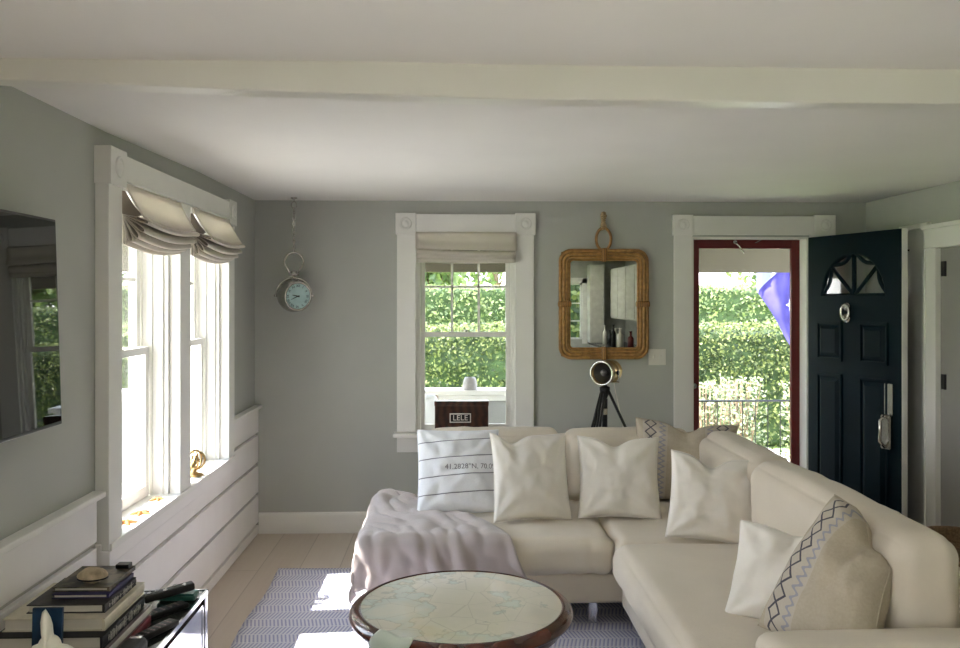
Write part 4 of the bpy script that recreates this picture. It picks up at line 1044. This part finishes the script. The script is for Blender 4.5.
# pale cloth hanging at the near edge of the table
def clf(u, v):
    a = math.radians(225 + 21 * u); r_ = .405 + .042 * min(1, v / .25); z = .462 - .018 * min(1, v / .25) - max(0, v - .25) * .26
    r_ += .006 * math.sin(u * 9 + v * 3) * v + .02 * max(0, v - .25)
    return (TC[0] + r_ * math.cos(a), TC[1] + r_ * math.sin(a), z + .004 * math.sin(u * 7))
B().grid(14, 14, clf, .006).build('folded_cloth', 'pale_green', None, True, label='pale green folded cloth at the near rim of the coffee table', cat='cloth')

# ------------------------------------------------------------------ side table with mirrored drawers
st = empty('side_table', (-1.11, 2.65, 0), 'low side table with black top and mirrored silver drawers by the wainscot', 'side table')
X0, X1, Y0, Y1 = -1.325, -.895, 2.05, 3.155
def mat_mirrorpanel():
    x = N('mirrored_panel'); x.col((.78, .79, .83)); x.set(Metallic=1.0, Roughness=.08); return x.m
M['mirrorpanel'] = mat_mirrorpanel()
M['black_glass'] = paint('black_glass', (.035, .04, .036), .07, .1, 8, 0)
B().box(X0 + .004, X1 - .006, Y0 + .004, Y1 - .004, .530, .550, bev=.002).build('table_top', 'black_glass', st)
B().box(X0 + .02, X1 - .02, Y0 + .02, Y1 - .02, .12, .53).build('cabinet_body', 'mahogany', st)
b = B()
for (q) in ((X1 - .008, X1, Y0, Y1, .536, .553), (X0, X1, Y1 - .008, Y1, .536, .553), (X0, X1, Y0, Y0 + .008, .536, .553)): b.box(*q, bev=.001)
b.build('metal_edge', 'chrome', st)
for y0, y1 in ((2.08, 2.60), (2.63, 3.11)):
    for z0, z1 in ((.345, .515), (.150, .325)):
        d = B().box(X1 - .018, X1 - .006, y0, y1, z0, z1, bev=.002).build('drawer', 'mirrorpanel', st)
        b = B().box(X1 - .008, X1 - .003, y0, y1, z1 - .012, z1).box(X1 - .008, X1 - .003, y0, y1, z0, z0 + .012).box(X1 - .008, X1 - .003, y0, y0 + .012, z0, z1).box(X1 - .008, X1 - .003, y1 - .012, y1, z0, z1)
        b.build('drawer_trim', 'chrome', d)
        B().lathe([(.006, 0), (.012, .012), (.012, .018), (0, .022)], (X1 - .005, (y0 + y1) / 2, (z0 + z1) / 2), (1, 0, 0), 14).build('knob', 'chrome', d, True)
for x in (X0 + .015, X1 - .016):
    for y in (Y0 + .015, Y1 - .015): B().box(x - .014, x + .014, y - .014, y + .014, .0125 if x > -1.1 else 0, .535, bev=.003).build('leg', 'chrome', st)

# ------------------------------------------------------------------ books
def book(x0, x1, y0, y1, z0, z1, cov, label, title=None, ink='ink', yaw=0, tilt=None, spine=None, pages=None, group='books stacked on the side table'):
    r = empty('book', ((x0 + x1) / 2, (y0 + y1) / 2, z0), label, 'book', group); c = .0028
    b = B().box(x0, x1, y0, y1, z0, z0 + c, bev=.0008).box(x0, x1, y0, y1, z1 - c, z1, bev=.0008)
    b.build('cover', CV[cov], r)
    B().prism([(0, z0), (c * 1.6, z0 + (z1 - z0) * .2), (c * 2, (z0 + z1) / 2), (c * 1.6, z1 - (z1 - z0) * .2), (0, z1), (-c, z1), (-c, z0)], lambda a, z, k: (x1 + a - c * 2, y0 + (y1 - y0) * k, z)).build('spine', CV[spine or cov], r)
    B().box(x0 + .006, x1 - c * 2, y0 + .006, y1 - .006, z0 + c, z1 - c).build('pages', 'page', r)
    if title:
        b = B(); h = (z1 - z0) * .72
        RQ = random.Random(len(label)); yy = y0 + (y1 - y0) * .12
        while yy < y1 - (y1 - y0) * .12:                       # worn lettering, not legible in the photograph
            w_ = RQ.uniform(.004, .008); hh = h * RQ.choice((1, 1, .6)) / 2
            if RQ.random() < .82: b.box(x1 + .0004, x1 + .0012, yy, yy + w_ * .45, (z0 + z1) / 2 - hh, (z0 + z1) / 2 + hh).box(x1 + .0004, x1 + .0012, yy, yy + w_, (z0 + z1) / 2 + RQ.choice((-1, 1)) * hh * .8 - .0012, (z0 + z1) / 2 + hh * .8)
            yy += w_ * 1.7
        b.box(x1 + .0002, x1 + .0008, y0 + (y1 - y0) * .11, y1 - (y1 - y0) * .11, (z0 + z1) / 2 - .0006, (z0 + z1) / 2 + .0006)
        b.build('spine_lettering', CV[ink], r)
    r.rotation_euler.z = yaw; return r
z = .553
stack = [('red', .030, -1.285, -.985, 2.42, 2.82, 'dark red covered book at the bottom of the stack', None, 'ink', 0, None),
         ('mauve', .030, -1.30, -.990, 2.43, 2.84, 'mauve covered book with pale spine, second from the bottom', None, 'inkdark', 0, 'white'),
         ('black', .038, -1.315, -1.000, 2.47, 2.80, 'black spined book with pale lettering in the lower stack', True, 'ink', 0, None),
         ('cream', .038, -1.305, -1.010, 2.51, 2.83, 'thick cream book with pale spine in the middle of the stack', None, 'inkdark', 0, None),
         ('dark', .026, -1.255, -1.026, 2.55, 2.80, 'dark book with bold pale spine lettering, third from the top', True, 'ink', 0, None),
         ('violet', .014, -1.205, -1.034, 2.60, 2.80, 'thin violet-edged book directly under the topmost book', None, 'ink', 0, None),
         ('camo', .014, -1.212, -1.040, 2.62, 2.83, 'topmost book of the stack with a mottled brown cover', None, 'ink', 0, None)]
for cov, h, x0, x1, y0, y1, lb, ti, ink, yw, sp in stack:
    book(x0, x1, y0, y1, z, z + h - .0008, cov, lb, ti, ink, yw, spine=sp); z += h
ZS = z
# navy card standing before the stack
b = B().box(-1.157, -1.075, 2.372, 2.384, .556, .765, bev=.002, rot=Matrix.Rotation(R(-3), 3, 'X'), piv=(-1.11, 2.38, .553))
b.build('booklet', CV['navy'], None, label='small dark blue booklet standing in front of the book stack', cat='booklet')
# ceramic starfish-like figurine leaning on it
def figurine():
    t = bmesh.new(); n = 60; P = []
    arms = [(92, .082), (-18, .055), (-62, .070), (-128, .075), (172, .038)]
    for k in range(n):
        a = k * 360 / n; rr = .026
        for aa, l_ in arms:
            d_ = abs((a - aa + 180) % 360 - 180); rr = max(rr, l_ * max(0, 1 - (d_ / 27)) ** .8 + .004)
        P.append((rr * math.cos(R(a)), rr * math.sin(R(a))))
    rings = []
    for s_, th in ((1.0, 0), (.93, .006), (.72, .013), (.40, .019), (.12, .022)):
        rings.append([t.verts.new((x * s_, -th, z_ * s_)) for x, z_ in P])
    for s_, th in ((.93, .006), (.5, .010)): rings.insert(0, [t.verts.new((x * s_, th, z_ * s_)) for x, z_ in P])
    for A, C in zip(rings, rings[1:]):
        for k in range(n): t.faces.new((A[k], A[(k + 1) % n], C[(k + 1) % n], C[k]))
    t.faces.new(rings[0][::-1]); t.faces.new(rings[-1]); bmesh.ops.recalc_face_normals(t, faces=t.faces[:]); return t
t = figurine()
Q = Matrix.Translation((-1.092, 2.345, .675)) @ Matrix.Scale(1.22, 4) @ Matrix.Rotation(R(-8), 4, 'X') @ Matrix.Rotation(R(-10), 4, 'Y')
for v in t.verts: v.co = Q @ v.co
b = B(); b._merge(t); b.build('starfish_figurine', 'ceramic', None, True, label='white ceramic starfish figurine propped before the blue booklet', cat='figurine')
# stone with a dark band on the top book
def blob(c, r, seed, amp=.12):
    t = bmesh.new(); bmesh.ops.create_icosphere(t, subdivisions=4, radius=1)
    for v in t.verts:
        k = 1 + amp * noise.noise(v.co * 1.7 + Vector((seed, 0, 0))); v.co = Vector((v.co.x * r[0] * k + c[0], v.co.y * r[1] * k + c[1], v.co.z * r[2] * k + c[2]))
    b = B(); b._merge(t); return b
sb = blob((-1.110, 2.665, ZS + .022), (.043, .034, .0225), 5).build('pebble', 'stone', None, True, label='oval beige stone with dark lines resting on the topmost book', cat='stone')
b = B().tube([(-1.110 + .0445 * math.cos(a), 2.665 + .0352 * math.sin(a), ZS + .0145) for a in [2 * PI * i / 28 for i in range(28)]], .0024, 6, close=True).build('dark_vein', CV['black'], sb, True)
b = B().box(-1.09, -1.048, 2.79, 2.825, ZS + .001, ZS + .014, bev=.002); b.build('matchbox', CV['black'], None, label='small black box on the rear of the topmost book', cat='box')

# binocular-like black instrument, green case, remotes
gc = empty('eyeglass_case', (-.955, 3.05, .553), 'flat green case on the far end of the side table', 'case')
B().box(-1.04, -.905, 3.025, 3.085, .554, .572, bev=.006).build('case_body', 'green_case', gc); B().box(-1.035, -.91, 3.03, 3.08, .571, .578, bev=.003).build('case_lid', 'green_case', gc)
bi = empty('spyglass', (-1.0, 3.01, .575), 'black pocket instrument with bright fittings lying across the green case', 'instrument')
pa, pb_ = Vector((-1.065, 2.96, .592)), Vector((-.915, 3.06, .606)); dv = (pb_ - pa)
rotm = Matrix.Rotation(R(32), 3, 'Z') @ Matrix.Rotation(R(-6), 3, 'Y')
B().box(-1.075, -.905, 2.99, 3.03, .580, .606, bev=.006, rot=rotm).build('body', 'leather_black', bi, True)
b = B()
for k in (-.065, -.04, -.015, .02, .05): p = rotm @ Vector((k, -.006 + .01 * math.sin(k * 90), .014)) + Vector((-.99, 3.01, .593)); b.lathe([(.007, 0), (.007, .004), (.003, .006), (0, .006)], p, tuple(rotm @ Vector((0, 0, 1))), 12)
b.build('fittings', 'chrome', bi, True)
def remote(loc, ang, ln, w_, label):
    r = empty('remote_control', loc, label, 'remote control'); x, y, z_ = loc
    B().box(x - w_ / 2, x + w_ / 2, y - ln / 2, y + ln / 2, z_, z_ + .018, bev=.005).build('body', 'leather_black', r, True)
    b = B()
    for i in range(6):
        for j in (-1, 0, 1): b.lathe([(.004, 0), (.004, .0015), (0, .002)], (x + j * .011, y - ln * .38 + i * ln * .14, z_ + .018), (0, 0, 1), 10)
    b.build('buttons', CV['mauve'], r); r.rotation_euler.z = ang; return r
remote((-.985, 2.90, .553), R(-38), .20, .05, 'black remote control lying by the green case')
remote((-.945, 2.74, .553), R(-25), .17, .045, 'black remote control nearest the long edge of the side table')
w = empty('leather_pouch', (-.965, 2.53, .553), 'black pouch with bright clasps beside the book stack', 'pouch')
B().rbox(-.980, -.915, 2.42, 2.60, .553, .600, .015, (0, 0, .006), 12, .002).build('pouch_body', 'leather_black', w, True)
for y in (2.46, 2.58): B().box(-.965, -.93, y - .008, y + .008, .600, .606, bev=.002).build('clasp', 'chrome', w)

# ------------------------------------------------------------------ things on the left sill
def starfish(x, y, s_, yaw, label):
    t = bmesh.new(); n = 50; P = []
    for k in range(n):
        a = k * 2 * PI / n; rr = s_ * (.34 + .66 * (abs(math.cos(a * 2.5)) ** 3)); P.append((rr * math.cos(a + yaw), rr * math.sin(a + yaw)))
    zb_ = .6805; R3 = []
    for sc, th in ((1, 0), (.96, s_ * .12), (.6, s_ * .24), (.2, s_ * .34)): R3.append([t.verts.new((x + p * sc, y + q_ * sc, zb_ + th)) for p, q_ in P])
    for A, C in zip(R3, R3[1:]):
        for k in range(n): t.faces.new((A[k], A[(k + 1) % n], C[(k + 1) % n], C[k]))
    t.faces.new(R3[0][::-1]); t.faces.new(R3[-1]); bmesh.ops.recalc_face_normals(t, faces=t.faces[:]); b = B(); b._merge(t)
    return b.build('starfish', 'starfish', None, True, label=label, cat='starfish', group='dried starfish on the window sill')
starfish(-1.362, 3.60, .05, .3, 'dried orange starfish on the sill, nearest the television')
starfish(-1.358, 3.76, .047, 1.0, 'dried orange starfish in the middle of the window sill group')
starfish(-1.375, 4.02, .04, .1, 'dried orange starfish on the sill, closest to the window mullion')
an = empty('brass_ornament', (-1.365, 4.58, .68), 'tarnished brass sextant-like ornament on the window sill', 'ornament')
b = B().lathe([(.045, 0), (.048, .006), (.038, .014), (.012, .020), (.010, .04)], (-1.365, 4.56, .6805), n=24); b.build('foot', 'brass', an, True)
b = B().tube([(-1.365 + .02 * math.cos(a), 4.56 + .052 * math.cos(a), .765 + .052 * math.sin(a)) for a in [2 * PI * i / 28 for i in range(28)]], .006, 8, close=True)
b.tube([(-1.365, 4.56 + .050 * math.cos(a), .765 + .050 * math.sin(a)) for a in [2 * PI * i / 28 for i in range(28)]], .005, 8, close=True)
b.tube([(-1.365 + .05 * math.cos(a), 4.56 + .01 * math.cos(a), .765 + .05 * math.sin(a)) for a in [2 * PI * i / 28 for i in range(28)]], .006, 8, close=True); b.build('rings', 'brass', an, True)
B().lathe([(.0, -.026), (.018, -.018), (.026, 0), (.018, .018), (0, .026)], (-1.365, 4.56, .765), n=20).build('globe', 'brass', an, True)
B().tube([(-1.365, 4.50, .70), (-1.350, 4.48, .75), (-1.34, 4.50, .80)], [.012, .016, .008], 8).build('arm', 'brass', an, True)

# basket at the right wall
bk = empty('wicker_basket', (2.55, 4.2, 0), 'brown wicker basket on the floor behind the sofa', 'basket')
B().lathe([(.13, 0), (.16, .10), (.175, .28), (.18, .42), (.165, .42), (.16, .28), (.12, .02), (0, .02)], (2.55, 4.2, 0), n=28, caps=False).build('basket_body', 'wicker', bk, True)
B().tube([(2.55 + .175 * math.cos(a), 4.2 + .175 * math.sin(a), .42) for a in [2 * PI * i / 28 for i in range(28)]], .012, 8, close=True).build('rim', 'wicker', bk, True)

# ------------------------------------------------------------------ kitchen behind the camera (seen in the mirror)
for i, (x0, x1) in enumerate(((-.3, .62), (.78, 1.40), (1.52, 2.2))):
    wk = empty('window_%d' % (4 + i), (x0, YK, .95), kind='structure')
    b = B(); y0, y1 = YK - .06, YK - .03
    b.box(x0, x0 + .03, y0, y1, .95, 1.9).box(x1 - .03, x1, y0, y1, .95, 1.9).box(x0, x1, y0, y1, .95, .98).box(x0, x1, y0, y1, 1.87, 1.9)
    m = (x0 + x1) / 2; b.box(m - .01, m + .01, y0, y1, .98, 1.87)
    for z_ in (1.26, 1.56): b.box(x0, x1, y0, y1, z_ - .01, z_ + .01)
    b.build('window_sash', 'trim', wk)
    B().box(x0 - .08, x0, YK, YK + .02, .88, 1.98).box(x1, x1 + .08, YK, YK + .02, .88, 1.98).box(x0 - .08, x1 + .08, YK, YK + .02, 1.9, 1.99).build('window_casing', 'trim', wk)
hedge(-3.5, 6.0, -6.6, -5.6, -.5, 2.6, 4500, .10, 'leaf', 'tall green hedge outside the kitchen windows', 5)
for o in [x for x in S.objects if x.get('label') == 'tall green hedge outside the kitchen windows']:
    o.rotation_euler.z = PI                                   # its leafy side looks at the house
kb = empty('kitchen_counter', (2.6, -.9, 0), 'white kitchen base cabinets with dark worktop, seen in the mirror', 'kitchen counter')
B().box(2.34, XR - .005, -2.45, .6, 0.08, .87).build('cabinet_body', 'cab', kb)
B().box(2.30, XR - .005, -2.47, .62, .87, .905, bev=.004).build('worktop', 'counter', kb)
for i in range(5): B().box(2.325, 2.342, -2.42 + i * .6, -1.86 + i * .6, .12, .85, bev=.003).build('door', 'cab', kb)
ku = empty('wall_cabinet', (2.76, -.6, 1.32), 'white upper kitchen cabinets on the wall above the worktop, seen in the mirror', 'wall cabinet')
B().box(2.60, XR - .005, -2.0, .45, 1.32, 2.12).build('cabinet_body', 'cab', ku)
for i in range(4): B().box(2.585, 2.602, -1.98 + i * .61, -1.40 + i * .61, 1.34, 2.10, bev=.004).build('door', 'cab', ku)
tc_ = empty('tall_cabinet', (2.45, -2.2, .905), 'narrow tall white cupboard in the kitchen corner, seen in the mirror', 'cupboard')
B().box(2.28, 2.52, -2.47, -2.15, .907, 2.2).build('cabinet_body', 'cab', tc_)
B().box(2.295, 2.505, -2.152, -2.135, .92, 2.18, bev=.003).build('door', 'cab', tc_)
R0 = random.Random(4)
for i, (x, y, h, r_, mt, lb) in enumerate(((2.45, -1.75, .30, .036, 'ceramic', 'white bottle at the corner end of the kitchen worktop'), (2.55, -1.55, .26, .04, 'black', 'squat dark bottle behind the white bottle on the worktop'),
        (2.46, -1.35, .24, .035, 'black', 'short black bottle standing alone on the worktop'), (2.50, -1.10, .28, .05, 'ceramic', 'pale utensil jar on the kitchen worktop'),
        (2.42, -.85, .34, .035, 'darkmetal', 'tall dark bottle in front of the utensil jar'), (2.46, -.55, .30, .05, 'ceramic', 'white pitcher on the near part of the worktop'), (2.55, -.25, .26, .045, 'red', 'red jar at the near end of the worktop'))):
    B().lathe([(r_, 0), (r_, h * .6), (r_ * .8, h * .68), (r_ * .35, h * .75), (r_ * .35, h * .95), (r_ * .5, h * .96), (r_ * .5, h), (0, h)], (x, y, .906), n=20).build('bottle', mt, None, True, label=lb, cat='bottle', group='bottles on the kitchen worktop')

for i_, (lx, ly) in enumerate(((0.2, -0.6), (1.9, -1.4))):  # unseen bases for the added fill lamps
    cl = empty('fill_lamp', (lx, ly, 2.25), ('added round fill lamp overhead, nearest the middle of the room', 'added round fill lamp overhead, by the kitchen worktop')[i_], 'ceiling light', 'added fill lamps')
    B().lathe([(.19, .0), (.20, .01), (.20, .045), (.0, .045)], (lx, ly, 2.252), n=36).build('fill_lamp_base', 'nickel', cl, True)
